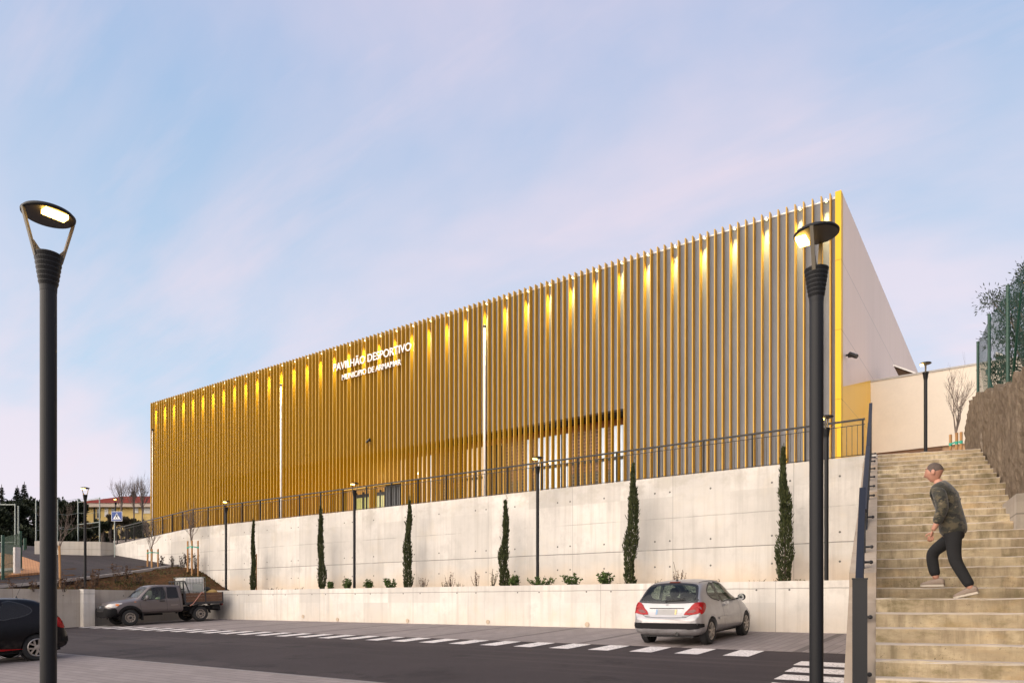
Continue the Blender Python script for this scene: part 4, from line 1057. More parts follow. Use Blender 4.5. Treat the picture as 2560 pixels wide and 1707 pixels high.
for j in range(64):
    a = rnd.uniform(0,6.28); r = rnd.uniform(.1,.95); c = Vector((w[0]+math.cos(a)*r, w[1]+math.sin(a)*r, rnd.uniform(5.6,8.3)-.35*r))
    b.tube([(w[0],w[1],rnd.uniform(5.0,6.2)), (w[0]+math.cos(a)*r*.5, w[1]+math.sin(a)*r*.5, lerp(5.8,c.z,.6)), tuple(c)], [.03,.018,.006], 5, cap=False)
    for q in range(260):
        d = Vector((rnd.gauss(0,1),rnd.gauss(0,1),rnd.gauss(0,1)))*.13; l.leaf(c+d, rnd.uniform(.07,.12), d+Vector((0,0,rnd.uniform(-.2,.3))), .26)
b.build('trunk', M_BARK, ol); l.build('crown', L_OLIVE, ol)
gw = MB(); p, q = bw(-1.2,2.4), bw(-9,2.4); gw.bar((p.x,p.y,5.1),(q.x,q.y,5.1), .3, 3.2); tag(gw.build('garden_wall', mat('grey_green_wall', (.16,.17,.15), .9, var=.15)), 'grey-green wall behind the chain-link fence under the olive tree', 'wall')
# ------------------------------------------------------------------ vehicles
def crom(p0, p1, p2, p3, t):
    return tuple(.5*((2*b)+(-a+c)*t+(2*a-5*b+4*c-d)*t*t+(-a+3*b-3*c+d)*t**3) for a,b,c,d in zip(p0,p1,p2,p3))
KEYS = ('zb','wb','ws','zs','wt','zt','wr','zr','zc')
def loft(stations, sub=5, ssub=3, shrink=0, zmin=None, xlo=None, xhi=None):
    st = stations; n = len(st); full = []
    for i in range(n-1):
        p = [st[max(i-1,0)], st[i], st[i+1], st[min(i+2,n-1)]]
        for s in range(sub):
            t = s/sub; full.append(tuple(crom(*p, t)))
    full.append(st[-1])
    rows = []
    for q in full:
        x, zb, wb, ws, zs, wt, zt, wr, zr, zc = q
        if xlo is not None and not (xlo <= x <= xhi): continue
        k = shrink
        if k:
            zb = max(zb+k, zmin); zs = max(zs, zmin+.05); zt = max(zt, zmin+.1); ws -= k; wb -= k; wt -= k; wr -= k; zr -= k*.8; zc -= k*.8
            zr = max(zr, zt+.02); zc = max(zc, zt+.04)
        half = [(0,zb),(wb*.6,zb),(wb,zb+.02),(ws*.985,lerp(zb,zs,.35)),(ws,zs),(lerp(ws,wt,.45),lerp(zs,zt,.62)),(wt,zt),(lerp(wt,wr,.5)+.012,lerp(zt,zr,.52)),(wr,zr),(wr*.70,lerp(zr,zc,.72)),(0,zc)]
        sec = []
        for i in range(len(half)-1):
            p = [half[max(i-1,0)], half[i], half[i+1], half[min(i+2,len(half)-1)]]
            if i == 0: p[0] = (-half[1][0], half[1][1])
            if i == len(half)-2: p[3] = (-half[-2][0], half[-2][1])
            for s in range(ssub): sec.append(crom(*p, s/ssub))
        sec.append(half[-1])
        ring = [(x,y,z) for y,z in sec]+[(x,-y,z) for y,z in sec[-2:0:-1]]
        rows.append(ring)
    m = len(rows[0]); b = MB()
    vs = [p for r_ in rows for p in r_]
    fs = [(i*m+j, i*m+(j+1)%m, (i+1)*m+(j+1)%m, (i+1)*m+j) for i in range(len(rows)-1) for j in range(m)]
    fs += [tuple(range(m))[::-1], tuple(range((len(rows)-1)*m, len(rows)*m))]
    b.add(vs, fs); return b
def bvh_of(b): return BVHTree.FromPolygons([Vector(p) for p in b.v], b.f)
def dense(poly, step, sub=True):                 # triangulated polygon with a fine grid, in 2D
    bm = bmesh.new(); vs = [bm.verts.new((p[0],p[1],0)) for p in poly]; bm.faces.new(vs)
    for ax in (0,1):
        lo = min(p[ax] for p in poly); hi = max(p[ax] for p in poly); c = lo+step
        while c < hi-1e-4:
            no = (1,0,0) if ax == 0 else (0,1,0); co = (c,0,0) if ax == 0 else (0,c,0)
            bmesh.ops.bisect_plane(bm, geom=bm.verts[:]+bm.edges[:]+bm.faces[:], plane_co=co, plane_no=no); c += step
    bm.verts.index_update(); v = [tuple(p.co) for p in bm.verts]; f = [tuple(q.index for q in p.verts) for p in bm.faces]; bm.free(); return v, f
def smooth_poly(poly, n=4):
    out = []; m = len(poly)
    for i in range(m):
        for s in range(n): out.append(crom(poly[i-1], poly[i], poly[(i+1)%m], poly[(i+2)%m], s/n))
    return out
def decal(b, tree, poly, axis, sign, eps=.006, step=.06, mi=0, fallback=None):
    """Project a 2-D outline (other two coordinates) onto the body from +-axis; a panel with real thickness."""
    v, f = dense(poly, step); out = []
    for p in v:
        if axis == 'y': o = Vector((p[0], sign*3, p[1])); d = Vector((0,-sign,0))
        elif axis == 'x': o = Vector((sign*9 if sign > 0 else -4, p[0], p[1])); d = Vector((-sign,0,0))
        else: o = Vector((p[0], p[1], 4)); d = Vector((0,0,-1))
        h = tree.ray_cast(o, d)
        if h[0] is None:
            h = tree.find_nearest(o+d*(2.2 if axis != 'x' else 4.0))
        nn = h[1] if h[1].dot(d) < 0 else -h[1]
        out.append(h[0]+nn*eps)
    n = len(out); c = sum(out, Vector())/n
    # orient outward
    nn = Vector(); 
    for q in f[:]: nn += (out[q[1]]-out[q[0]]).cross(out[q[2]]-out[q[0]])
    d = Vector((0,sign,0)) if axis == 'y' else (Vector((sign,0,0)) if axis == 'x' else Vector((0,0,1)))
    if nn.dot(d) < 0: f = [q[::-1] for q in f]
    b.add(out, f, mi); return b
def line_poly(pts, w):
    L = []; Rr = []
    for i, p in enumerate(pts):
        a = pts[max(i-1,0)]; c = pts[min(i+1,len(pts)-1)]; d = Vector((c[0]-a[0], c[1]-a[1])).normalized(); n = Vector((-d.y,d.x))*w/2
        L.append((p[0]+n.x,p[1]+n.y)); Rr.append((p[0]-n.x,p[1]-n.y))
    return L+Rr[::-1]
def carpaint(name, col, metal, rough=.32, cw=.35, sp=.5):
    g = NG(name); p = g.objc(); n = g.noise(p, 2.0, 3); z = g.sep(p)[2]
    dirt = g.math('MULTIPLY', g.ramp(z, .55, .2), g.ramp(g.noise(p, 9, 4), .35, .7))
    c = g.mix(g.ramp(n,.3,.7), sh(col,.95), sh(col,1.04)); c = g.mix(g.math('MULTIPLY', dirt, .5, clamp=True), c, (.13,.105,.085))
    g.set(col=c, metal=metal, rough=g.ramp(g.noise(p,7,4),.3,.7,rough*.85,rough*1.25), coat=cw, crough=.06, spec=sp); return g.mat
def glassmat(name, tint, gl=.28, dark=None):
    m = bpy.data.materials.new(name); m.use_nodes = True; t = m.node_tree; t.nodes.clear()
    o = t.nodes.new('ShaderNodeOutputMaterial'); mx = t.nodes.new('ShaderNodeMixShader'); tr_ = t.nodes.new('ShaderNodeBsdfTransparent'); g = t.nodes.new('ShaderNodeBsdfGlossy'); fr = t.nodes.new('ShaderNodeFresnel')
    fr.inputs[0].default_value = 1.5; ad = t.nodes.new('ShaderNodeMath'); ad.operation = 'MULTIPLY_ADD'; ad.inputs[1].default_value = .75; ad.inputs[2].default_value = .01; ad.use_clamp = True
    t.links.new(fr.outputs[0], ad.inputs[0]); tr_.inputs[0].default_value = (*tint,1); g.inputs['Roughness'].default_value = .02
    t.links.new(ad.outputs[0], mx.inputs[0]); t.links.new(tr_.outputs[0], mx.inputs[1]); t.links.new(g.outputs[0], mx.inputs[2]); t.links.new(mx.outputs[0], o.inputs[0]); return m
M_GLASS = glassmat('tinted_glass', (.74,.84,.76)); M_GLASSD = glassmat('dark_tinted_glass', (.10,.11,.12))
M_TRIM = mat('grey_bumper_plastic', (.012,.0115,.012), .7, var=.06, vs=6, obj=True, spec=.12)
M_RED = mat('red_lamp_lens', (.27,.003,.005), .22, var=.35, vs=9, coat=.0, spec=.25, obj=True)
M_REDD = mat('smoked_lamp_lens', (.12,.006,.008), .12, var=.2, vs=9, obj=True)
M_CLEAR = mat('clear_lamp_lens', (.55,.50,.45), .15, metal=.3, var=.25, vs=14, obj=True)
M_ORANGE = mat('orange_lens', (.65,.20,.04), .2, var=0)
M_ALLOY = mat('alloy_rim', (.42,.38,.34), .35, metal=.7, var=.1, vs=8, obj=True)
M_STEEL = mat('dusty_steel_rim', (.30,.26,.22), .55, metal=.4, var=.25, vs=10, obj=True)
M_CAB = mat('dark_interior', (.018,.018,.02), .8, var=.05)
M_CHROME = mat('chrome', (.6,.6,.6), .15, metal=1, var=0)
M_PLATE = mat('blurred_number_plate', (.27,.265,.26), .4, var=.06, vs=6, obj=True)
M_PBLUE = mat('plate_blue', (.16,.27,.42), .4, var=0); M_PYEL = mat('plate_yellow', (.55,.45,.20), .4, var=0)
def wheel(parent, x, y, r, w, rimr, style, side, rimmat):
    wh = link('wheel', None, parent); wh.location = (x, y, r)
    b = MB(); o = side*w/2
    b.lathe([(rimr,-w/2),(r*.90,-w/2),(r*.985,-w*.36),(r,-w*.2),(r,w*.2),(r*.985,w*.36),(r*.90,w/2),(rimr+.015,w/2),(rimr,w*.38),(rimr-.005,-w*.4)], n=36, axis='y', cap=False)
    b.build('tyre', M_RUB, wh, smooth=False, local=True)
    b = MB(); s = side
    ring = [(rimr+.004,s*(w*.44)),(rimr-.012,s*(w*.50)),(rimr-.026,s*w*.46),(rimr-.03,s*w*.30),(rimr-.03,-s*w*.35)]
    b.lathe(ring, n=36, axis='y', cap=False)
    if style == 'steel':
        b.lathe([(rimr-.03,s*w*.22),(rimr*.72,s*w*.16),(rimr*.55,s*w*.36),(rimr*.30,s*w*.34),(.001,s*w*.34)], n=36, axis='y', cap=False)
        b.build('rim', rimmat, wh, local=True)
        h = MB()
        h.lathe([(rimr*.27,s*w*.30),(rimr*.27,s*w*.52),(rimr*.18,s*w*.58),(.001,s*w*.58)], n=16, axis='y')
        for k in range(10):
            a = 2*math.pi*k/10; c = (math.cos(a)*rimr*.76, s*w*.225, math.sin(a)*rimr*.76); h.ball(c, .022, 8, 5, sc=(1,.5,1))
        h.build('hub', M_BLACK, wh, local=True)
    else:
        n = 7 if style == 'seven' else 5
        for k in range(n):
            a = 2*math.pi*k/n+.25
            ca, sa = math.cos(a), math.sin(a); ta, tb = -sa, ca
            pairs = (0,) if style == 'seven' else (-.14,.14)
            for off in pairs:
                p = (ca*.03+ta*off*.25, s*w*.40, sa*.03+tb*off*.25); q = (ca*(rimr-.02)+ta*off*.42, s*w*.46, sa*(rimr-.02)+tb*off*.42)
                b.bar(p, q, .030 if style == 'seven' else .036, .035, up=(0,1,0))
        b.lathe([(.055,s*w*.30),(.058,s*w*.46),(.03,s*w*.50),(.001,s*w*.50)], n=18, axis='y')
        b.build('rim', rimmat, wh, local=True)
        h = MB(); h.lathe([(rimr-.032,s*w*.12),(.001,s*w*.12)], n=24, axis='y'); h.build('brake_disc', M_CAB, wh, local=True)
    return wh
def bool_diff(ob, cutters):
    for c in cutters:
        me = bpy.data.meshes.new('cut'); me.from_pydata(c.v, [], c.f); me.validate(); bm = bmesh.new(); bm.from_mesh(me); bmesh.ops.recalc_face_normals(bm, faces=bm.faces[:]); bm.to_mesh(me); bm.free()
        co = bpy.data.objects.new('cut', me); COL.objects.link(co)
        md = ob.modifiers.new('b', 'BOOLEAN'); md.operation = 'DIFFERENCE'; md.solver = 'EXACT'; md.object = co
        bpy.context.view_layer.update()
        new = bpy.data.meshes.new_from_object(ob.evaluated_get(bpy.context.evaluated_depsgraph_get()))
        ob.modifiers.clear(); old = ob.data
        if len(new.polygons) > 20: ob.data = new
        bpy.data.objects.remove(co)
    return ob
def body_object(name, b, m, parent, cutters):
    me = bpy.data.meshes.new(name); me.from_pydata(b.v, [], b.f); bm = bmesh.new(); bm.from_mesh(me); bmesh.ops.recalc_face_normals(bm, faces=bm.faces[:]); bm.to_mesh(me); bm.free()
    ob = link(name, me); bool_diff(ob, cutters)
    ob.data.materials.clear(); ob.data.materials.append(m); ob.data.materials.append(M_CAB)
    ob.data.polygons.foreach_set('use_smooth', [True]*len(ob.data.polygons))
    try: ob.data.set_sharp_from_angle(angle=R(32))
    except Exception: pass
    ob.parent = parent; return ob
def prism2(poly, axis, lo, hi):
    b = MB(); n = len(poly)
    if axis == 'y': A = [(p[0],lo,p[1]) for p in poly]; B = [(p[0],hi,p[1]) for p in poly]
    else: A = [(lo,p[0],p[1]) for p in poly]; B = [(hi,p[0],p[1]) for p in poly]
    b.add(A+B, [tuple(range(n))[::-1], tuple(range(n,2*n))]+[(i,(i+1)%n,n+(i+1)%n,n+i) for i in range(n)]); return b
def cyl_y(x, z, r, y0, y1, n=40):
    b = MB(); b.lathe([(r,y0),(r,y1)], (x,0,z), n, 'y'); return b
def seats(parent, xs, w, zf, zt, steer):
    for x, y in xs:
        b = MB(); b.box(x-.05,x+.42,y-.23,y+.23,zf,zf+.18)
        b.add([(x-.16,y-.22,zt-.22),(x-.06,y-.24,zf+.1),(x+.10,y-.24,zf+.1),(x-.04,y-.20,zt-.22),(x-.16,y+.22,zt-.22),(x-.06,y+.24,zf+.1),(x+.10,y+.24,zf+.1),(x-.04,y+.20,zt-.22)], [(0,1,2,3),(7,6,5,4),(0,4,5,1),(3,2,6,7),(0,3,7,4)])
        b.ball((x-.13,y,zt-.10), .13, 10, 6, sc=(.5,1,.95)); b.build('seat', M_CAB, parent, local=True)
    x, y, z = steer; b = MB(); pts = [(x+.06*math.sin(a), y+.18*math.cos(a), z+.17*math.sin(a)) for a in [2*math.pi*k/20 for k in range(21)]]
    b.tube(pts, .016, 6, cap=False); b.bar((x-.0,y-.17,z),(x,y+.17,z), .03,.03); b.build('steering_wheel', M_BLACK, parent, local=True)

#        x     zb   wb   ws   zs   wt   zt   wr   zr   zc
HATCH = [(0.00,.36,.50,.60,.48,.59,.56,.52,.59,.605),
 (0.035,.29,.60,.735,.47,.72,.60,.62,.64,.655),
 (0.09,.25,.66,.80,.48,.775,.66,.66,.73,.76),
 (0.14,.23,.68,.835,.52,.80,.79,.665,.87,.90),
 (0.20,.22,.70,.85,.56,.805,.90,.70,.985,1.02),
 (0.32,.22,.72,.86,.58,.805,.955,.675,1.125,1.165),
 (0.48,.22,.72,.868,.60,.80,.975,.645,1.265,1.315),
 (0.62,.22,.72,.872,.60,.797,.975,.632,1.335,1.40),
 (0.85,.22,.72,.874,.60,.797,.965,.622,1.375,1.445),
 (1.30,.22,.72,.874,.58,.80,.940,.618,1.395,1.468),
 (1.75,.22,.72,.874,.57,.80,.925,.610,1.385,1.46),
 (2.15,.22,.72,.874,.57,.798,.91,.585,1.32,1.39),
 (2.55,.22,.72,.872,.57,.792,.905,.545,1.18,1.22),
 (2.95,.22,.72,.866,.57,.785,.90,.560,1.00,1.03),
 (3.15,.22,.72,.860,.57,.765,.875,.54,.945,.965),
 (3.45,.22,.71,.845,.56,.72,.80,.47,.855,.875),
 (3.72,.24,.68,.805,.53,.65,.70,.40,.745,.765),
 (3.90,.27,.60,.71,.49,.58,.61,.36,.64,.655),
 (4.00,.30,.48,.56,.46,.48,.54,.30,.555,.565),
 (4.03,.36,.36,.40,.45,.36,.49,.24,.50,.505)]
def hatchback(label, paint, loc, rz, silver):
    car = thing('parked_car', label, 'car', loc, rz)
    b = loft(HATCH); tree = bvh_of(b); WX = (.72, 3.25); wr = .305
    rear_win = smooth_poly([(-.67,.985),(0,.965),(.67,.985),(.685,1.03),(.63,1.22),(.56,1.325),(.28,1.36),(0,1.367),(-.28,1.36),(-.56,1.325),(-.63,1.22),(-.685,1.03)], 2)
    qtr = smooth_poly([(1.44,.985),(1.30,1.36),(1.05,1.345),(.84,1.25),(.76,1.16),(.83,1.08),(1.02,1.015),(1.22,.99)], 2)
    door = smooth_poly([(1.51,.955),(1.385,1.365),(1.65,1.368),(1.95,1.335),(2.25,1.225),(2.52,1.08),(2.66,.985),(2.62,.945),(2.2,.94),(1.8,.945)], 2)
    screen = [(-.52,1.08),(.52,1.08),(.47,1.36),(.25,1.385),(-.25,1.385),(-.47,1.36)]
    arches = [cyl_y(x, wr, .335, s*.66, s*1.2) for x in WX for s in (-1,1)]
    cuts = list(arches)
    if silver:
        cav = loft(HATCH, shrink=.045, zmin=.62, xlo=.26, xhi=2.9)
        cuts += [cav, prism2(rear_win,'x',-.5,.75), prism2(qtr,'y',-1.5,1.5), prism2(door,'y',-1.5,1.5), prism2(screen,'x',2.0,3.3)]
    body = body_object('body', b, paint, car, cuts)
    for x in WX:
        for s in (-1,1):
            w = MB(); w.lathe([(.33,s*.66),(.33,s*.80)], (x,0,wr), 40, 'y'); w.f = w.f[:-2]; w.m = w.m[:-2]; w.build('arch_liner', M_CAB, body, local=True)
    G = M_GLASS if silver else M_GLASSD
    if not silver:
        u_ = MB()
    for poly, ax, sg, nm in ((rear_win,'x',-1,'rear_window'),(screen,'x',1,'windscreen')):
        d = MB(); decal(d, tree, poly, ax, sg, .004); p = d.build(nm, G if silver else M_BLACKGL, car, smooth=True, local=True)
        f = MB(); n = len(poly); 
        for i in range(n):
            a, c = poly[i], poly[(i+1)%n]
            decal(f, tree, line_poly([a,c], .05 if nm == 'rear_window' else .03), ax, sg, .006, .2)
        f.build('surround', M_BLACK, p, local=True)
    for s in (-1,1):
        for poly, nm in ((qtr,'quarter_window'),(door,'door_window')):
            d = MB(); decal(d, tree, poly, 'y', s, .004); p = d.build(nm, G if silver else M_BLACKGL, car, smooth=True, local=True)
            f = MB(); n = len(poly)
            for i in range(n): decal(f, tree, line_poly([poly[i],poly[(i+1)%n]], .028), 'y', s, .006, .2)
            f.build('surround', M_BLACK, p, local=True)
        # door seam, handle, moulding, arch lip
        d = MB(); decal(d, tree, line_poly([(1.53,.94),(1.52,.70),(1.56,.40),(1.62,.27)], .010), 'y', s, .002, .05); decal(d, tree, line_poly([(2.74,.93),(2.78,.62),(2.72,.30)], .010), 'y', s, .002, .05)
        decal(d, tree, line_poly([(1.62,.27),(2.72,.27)], .010), 'y', s, .002, .05); d.build('door_seam', M_BLACK, car, local=True)
        d = MB(); y = s*.865; d.box(1.60,1.80,y-.02,y+.022,.84,.875); d.build('door_handle', paint, car, local=True)
        d = MB(); decal(d, tree, [(1.16,.545),(2.70,.56),(2.70,.60),(1.16,.59)], 'y', s, .02, .1); decal(d, tree, line_poly([(1.16,.545),(2.70,.56)], .008), 'y', s, .021, .2); d.build('side_moulding', paint, car, local=True)
        d = MB(); d.ball((2.50,s*.98,1.0), .1, 12, 8, sc=(.55,1.05,.85)); d.bar((2.56,s*.82,.96),(2.52,s*.92,.97), .05,.04); mr = d.build('wing_mirror', M_BLACK if silver else paint, car, smooth=True, local=True)
        d = MB(); d.lathe([(.075,2.452),(.001,2.45)], (0,s*.98,1.0), 16, 'x'); d.build('mirror_glass', M_CHROME, mr, local=True)
        tl = smooth_poly([(s*.44,.695),(s*.56,.84),(s*.66,.95),(s*.79,.965),(s*.86,.93),(s*.86,.80),(s*.74,.715)], 2)
        d = MB(); decal(d, tree, tl, 'x', -1, .012, .04); 
        sd = smooth_poly([(.10,.72),(.12,.90),(.26,.965),(.42,.94),(.40,.84),(.24,.735)], 2); decal(d, tree, sd, 'y', s, .012, .05)
        t_ = d.build('tail_light', M_RED, car, smooth=True, local=True)
        d = MB(); decal(d, tree, smooth_poly([(s*.50,.735),(s*.60,.80),(s*.72,.80),(s*.66,.74)],2), 'x', -1, .015, .05); d.build('lens', M_REDD, t_, local=True)
        d = MB(); decal(d, tree, smooth_poly([(s*.40,.56),(s*.60,.70),(s*.70,.78),(s*.62,.64)],2), 'x', 1, .008, .05); d.build('headlight', M_CLEAR, car, local=True)
        d = MB(); decal(d, tree, line_poly([(.70,s*.56),(1.2,s*.575),(1.7,s*.57),(2.1,s*.55)], .022), 'z', 1, .004, .1); d.build('roof_strip', M_BLACK, car, local=True)
    d = MB(); decal(d, tree, smooth_poly([(-.70,.385),(.70,.385),(.76,.42),(.75,.50),(.70,.515),(-.70,.515),(-.75,.50),(-.76,.42)],2), 'x', -1, .014, .05)
    for s in (-1,1): decal(d, tree, [(.05,.41),(.24,.43),(.23,.50),(.05,.51)], 'y', s, .012, .05)
    d.build('bumper_strip', M_TRIM, car, smooth=True, local=True)
    d = MB(); decal(d, tree, [(-.36,.685),(.36,.685),(.43,.83),(-.43,.83)], 'x', -1, .002, .06); rc = d.build('plate_recess', paint, car, local=True)
    d = MB(); decal(d, tree, line_poly([(-.43,.835),(.43,.835)],.014), 'x', -1, .012, .06); d.build('recess_edge', M_TRIM, rc, local=True)
    d = MB()
    xp = tree.ray_cast(Vector((-3,0,.75)), Vector((1,0,0)))[0].x-.012; xq = tree.ray_cast(Vector((-3,0,.84)), Vector((1,0,0)))[0].x-.012
    def pl(b, y0, y1, z0, z1, e=0):
        def X(z): return lerp(xp, xq, (z-.75)/.09)-e
        b.add([(X(z0),y0,z0),(X(z0),y1,z0),(X(z1),y1,z1),(X(z1),y0,z1),(X(z0)+.01,y0,z0),(X(z0)+.01,y1,z0),(X(z1)+.01,y1,z1),(X(z1)+.01,y0,z1)], [(0,3,2,1),(4,5,6,7),(0,1,5,4),(1,2,6,5),(2,3,7,6),(3,0,4,7)])
    pl(d,-.26,.26,.70,.815); npl = d.build('number_plate', M_PLATE, car, local=True)
    d = MB(); pl(d,.215,.258,.702,.813,.002); d.build('plate_band', M_PBLUE, npl, local=True); d = MB(); pl(d,-.258,-.215,.702,.813,.002); d.build('plate_band', M_PYEL, npl, local=True)
    d = MB(); decal(d, tree, line_poly([(-.72,.97),(-.60,.70),(-.50,.645),(-.2,.632),(.2,.632),(.50,.645),(.60,.70),(.72,.97)],.010), 'x', -1, .003, .05); d.build('tailgate_seam', M_BLACK, car, local=True)
    if silver:
        d = MB(); decal(d, tree, [(-.025,.90),(.02,.895),(.03,.93),(.0,.945),(-.03,.93)], 'x', -1, .008, .1); d.build('emblem', mat('grey_badge', (.22,.22,.23), .4, metal=.3, var=0), car, local=True)
        for y0 in (.40,-.52): 
            d = MB(); decal(d, tree, [(y0,.655),(y0+.12,.655),(y0+.12,.672),(y0,.672)], 'x', -1, .005, .1); d.build('badge', mat('grey_badge', (.22,.22,.23), .4, metal=.3, var=0), car, local=True)
    d = MB(); decal(d, tree, [(-.14,1.388),(.14,1.388),(.13,1.412),(-.13,1.412)], 'x', -1, .012, .1); d.build('brake_light', M_REDD, car, local=True)
    d = MB(); p0 = tree.ray_cast(Vector((-3,0,1.0)), Vector((1,0,0)))[0]; p1 = tree.ray_cast(Vector((-3,-.42,1.02)), Vector((1,0,0)))[0]; d.bar((p0.x-.02,.05,1.0),(p1.x-.03,-.42,1.035), .03,.02); d.ball((p0.x-.01,.03,.99), .035, 8, 5); d.build('rear_wiper', M_BLACK, car, local=True)
    d = MB(); d.lathe([(.035,1.438),(.02,1.475),(.004,1.49)], (.80,.02,0), 10); d.tube([(.80,.02,1.47),(.60,.02,1.88)], .0045, 5); d.build('aerial', M_BLACK, car, local=True)
    d = MB(); d.lathe([(.04,.02),(.04,.16),(.03,.16)], (0,-.28,.275), 14, 'x'); d.build('exhaust_tip', M_BLACK, car, local=True)
    d = MB(); d.box(.15,3.85,-.62,.62,.19,.26); d.box(.55,.9,-.6,.6,.22,.34); d.build('underbody', M_CAB, car, local=True)
    for x in WX:
        for s in (-1,1): wheel(car, x, s*.755, wr, .19, .205, 'seven' if silver else 'five', s, M_ALLOY)
    if silver: seats(car, [(1.55,.36),(1.55,-.36)], .4, .50, 1.25, (2.25,.37,1.0))
    if silver:
        d = MB(); d.box(2.45,2.95,-.70,.70,.62,.90); d.box(.5,2.6,-.70,.70,.58,.64); d.build('dashboard', M_CAB, car, local=True)
    else:
        d = MB()
        for s in (-1,1): decal(d, tree, [(.98,.30),(2.3,.275),(2.3,.33),(1.6,.34)], 'y', s, .012, .08)
        d.build('sill_stripe', mat('red_stripe', (.45,.004,.006), .35, var=0), car, local=True)
    return car
M_BLACKGL = mat('black_glass', (.006,.008,.010), .08, var=.1, vs=3, obj=True, spec=.3)
# silver hatchback, tail towards the road
v0 = 15.02; car = hatchback('silver three-door hatchback parked tail-out against the low wall', carpaint('silver_car_paint', (.31,.305,.315), .5, .33), (-6.46, v0, 0), R(90), True)
def seat_on(o, fwd, a, c):                         # put the vehicle on the sloping ground: a, c = rear and front axle v
    o.location.z = ground(a) - (0)
    return o
SL = math.atan(.045)
car.scale = (1,.955,1); car.location = (-6.40, v0, ground(v0)+.004); car.rotation_euler = (0, -SL, R(90))
bc = hatchback('black hatchback with a red sill stripe, half hidden behind the near left lamp pole', carpaint('black_car_paint', (.0025,.0025,.004), .0, .3, .04, .2), (0,0,0), R(-90), False)
bc.location = (-19.18, 7.82, ground(7.82)); bc.rotation_euler = (0, SL, R(-90))

# pickup truck
CABS = [(1.76,.50,.66,.76,.72,.74,1.02,.58,1.50,1.55),
 (1.80,.46,.72,.84,.72,.81,1.05,.63,1.575,1.625),
 (1.95,.45,.73,.85,.72,.82,1.06,.645,1.60,1.655),
 (2.45,.45,.73,.855,.72,.82,1.055,.65,1.615,1.675),
 (2.85,.45,.73,.855,.72,.82,1.05,.645,1.605,1.67),
 (3.08,.45,.73,.855,.72,.82,1.045,.625,1.555,1.62),
 (3.35,.45,.73,.855,.72,.82,1.04,.635,1.34,1.385),
 (3.58,.45,.73,.855,.72,.82,1.03,.66,1.135,1.165),
 (3.75,.45,.73,.855,.72,.81,1.00,.63,1.075,1.105),
 (4.15,.44,.73,.855,.71,.795,.945,.60,1.03,1.06),
 (4.50,.40,.72,.845,.68,.77,.875,.565,.97,.995),
 (4.66,.36,.69,.81,.64,.74,.82,.53,.90,.92),
 (4.76,.34,.62,.74,.58,.68,.74,.48,.80,.815),
 (4.81,.37,.52,.62,.54,.58,.66,.40,.70,.71)]
tk = thing('pickup_truck', 'grey-brown extended-cab pickup with a wooden drop-side bed, backed to the wall', 'pickup truck')
M_TRUCK = carpaint('grey_brown_truck_paint', (.115,.096,.092), .35, .42)
b = loft(CABS); tree = bvh_of(b); wr = .335; XF, XRr = 3.95, 1.05
fd = smooth_poly([(2.50,1.07),(2.53,1.53),(2.62,1.565),(2.95,1.55),(3.12,1.47),(3.34,1.24),(3.46,1.09),(3.42,1.06),(2.95,1.055)],2)
rq = smooth_poly([(1.98,1.09),(1.96,1.14),(1.99,1.50),(2.03,1.545),(2.36,1.555),(2.40,1.52),(2.42,1.12),(2.38,1.08),(2.2,1.075)],2)
ws = [(-.60,1.16),(.60,1.16),(.585,1.30),(.56,1.54),(.25,1.585),(-.25,1.585),(-.56,1.54),(-.585,1.30)]
cuts = [cyl_y(XF, wr, .40, s*.60, s*1.2) for s in (-1,1)]+[loft(CABS, shrink=.05, zmin=.62, xlo=1.85, xhi=3.5), prism2(fd,'y',-1.5,1.5), prism2(rq,'y',-1.5,1.5), prism2(ws,'x',2.7,3.7)]
cab = body_object('cab', b, M_TRUCK, tk, cuts)
d = MB(); decal(d, tree, ws, 'x', 1, .004); p = d.build('windscreen', M_GLASS, tk, smooth=True, local=True)
f = MB(); [decal(f, tree, line_poly([ws[i],ws[(i+1)%len(ws)]],.03),'x',1,.006,.2) for i in range(len(ws))]; f.build('surround', M_BLACK, p, local=True)
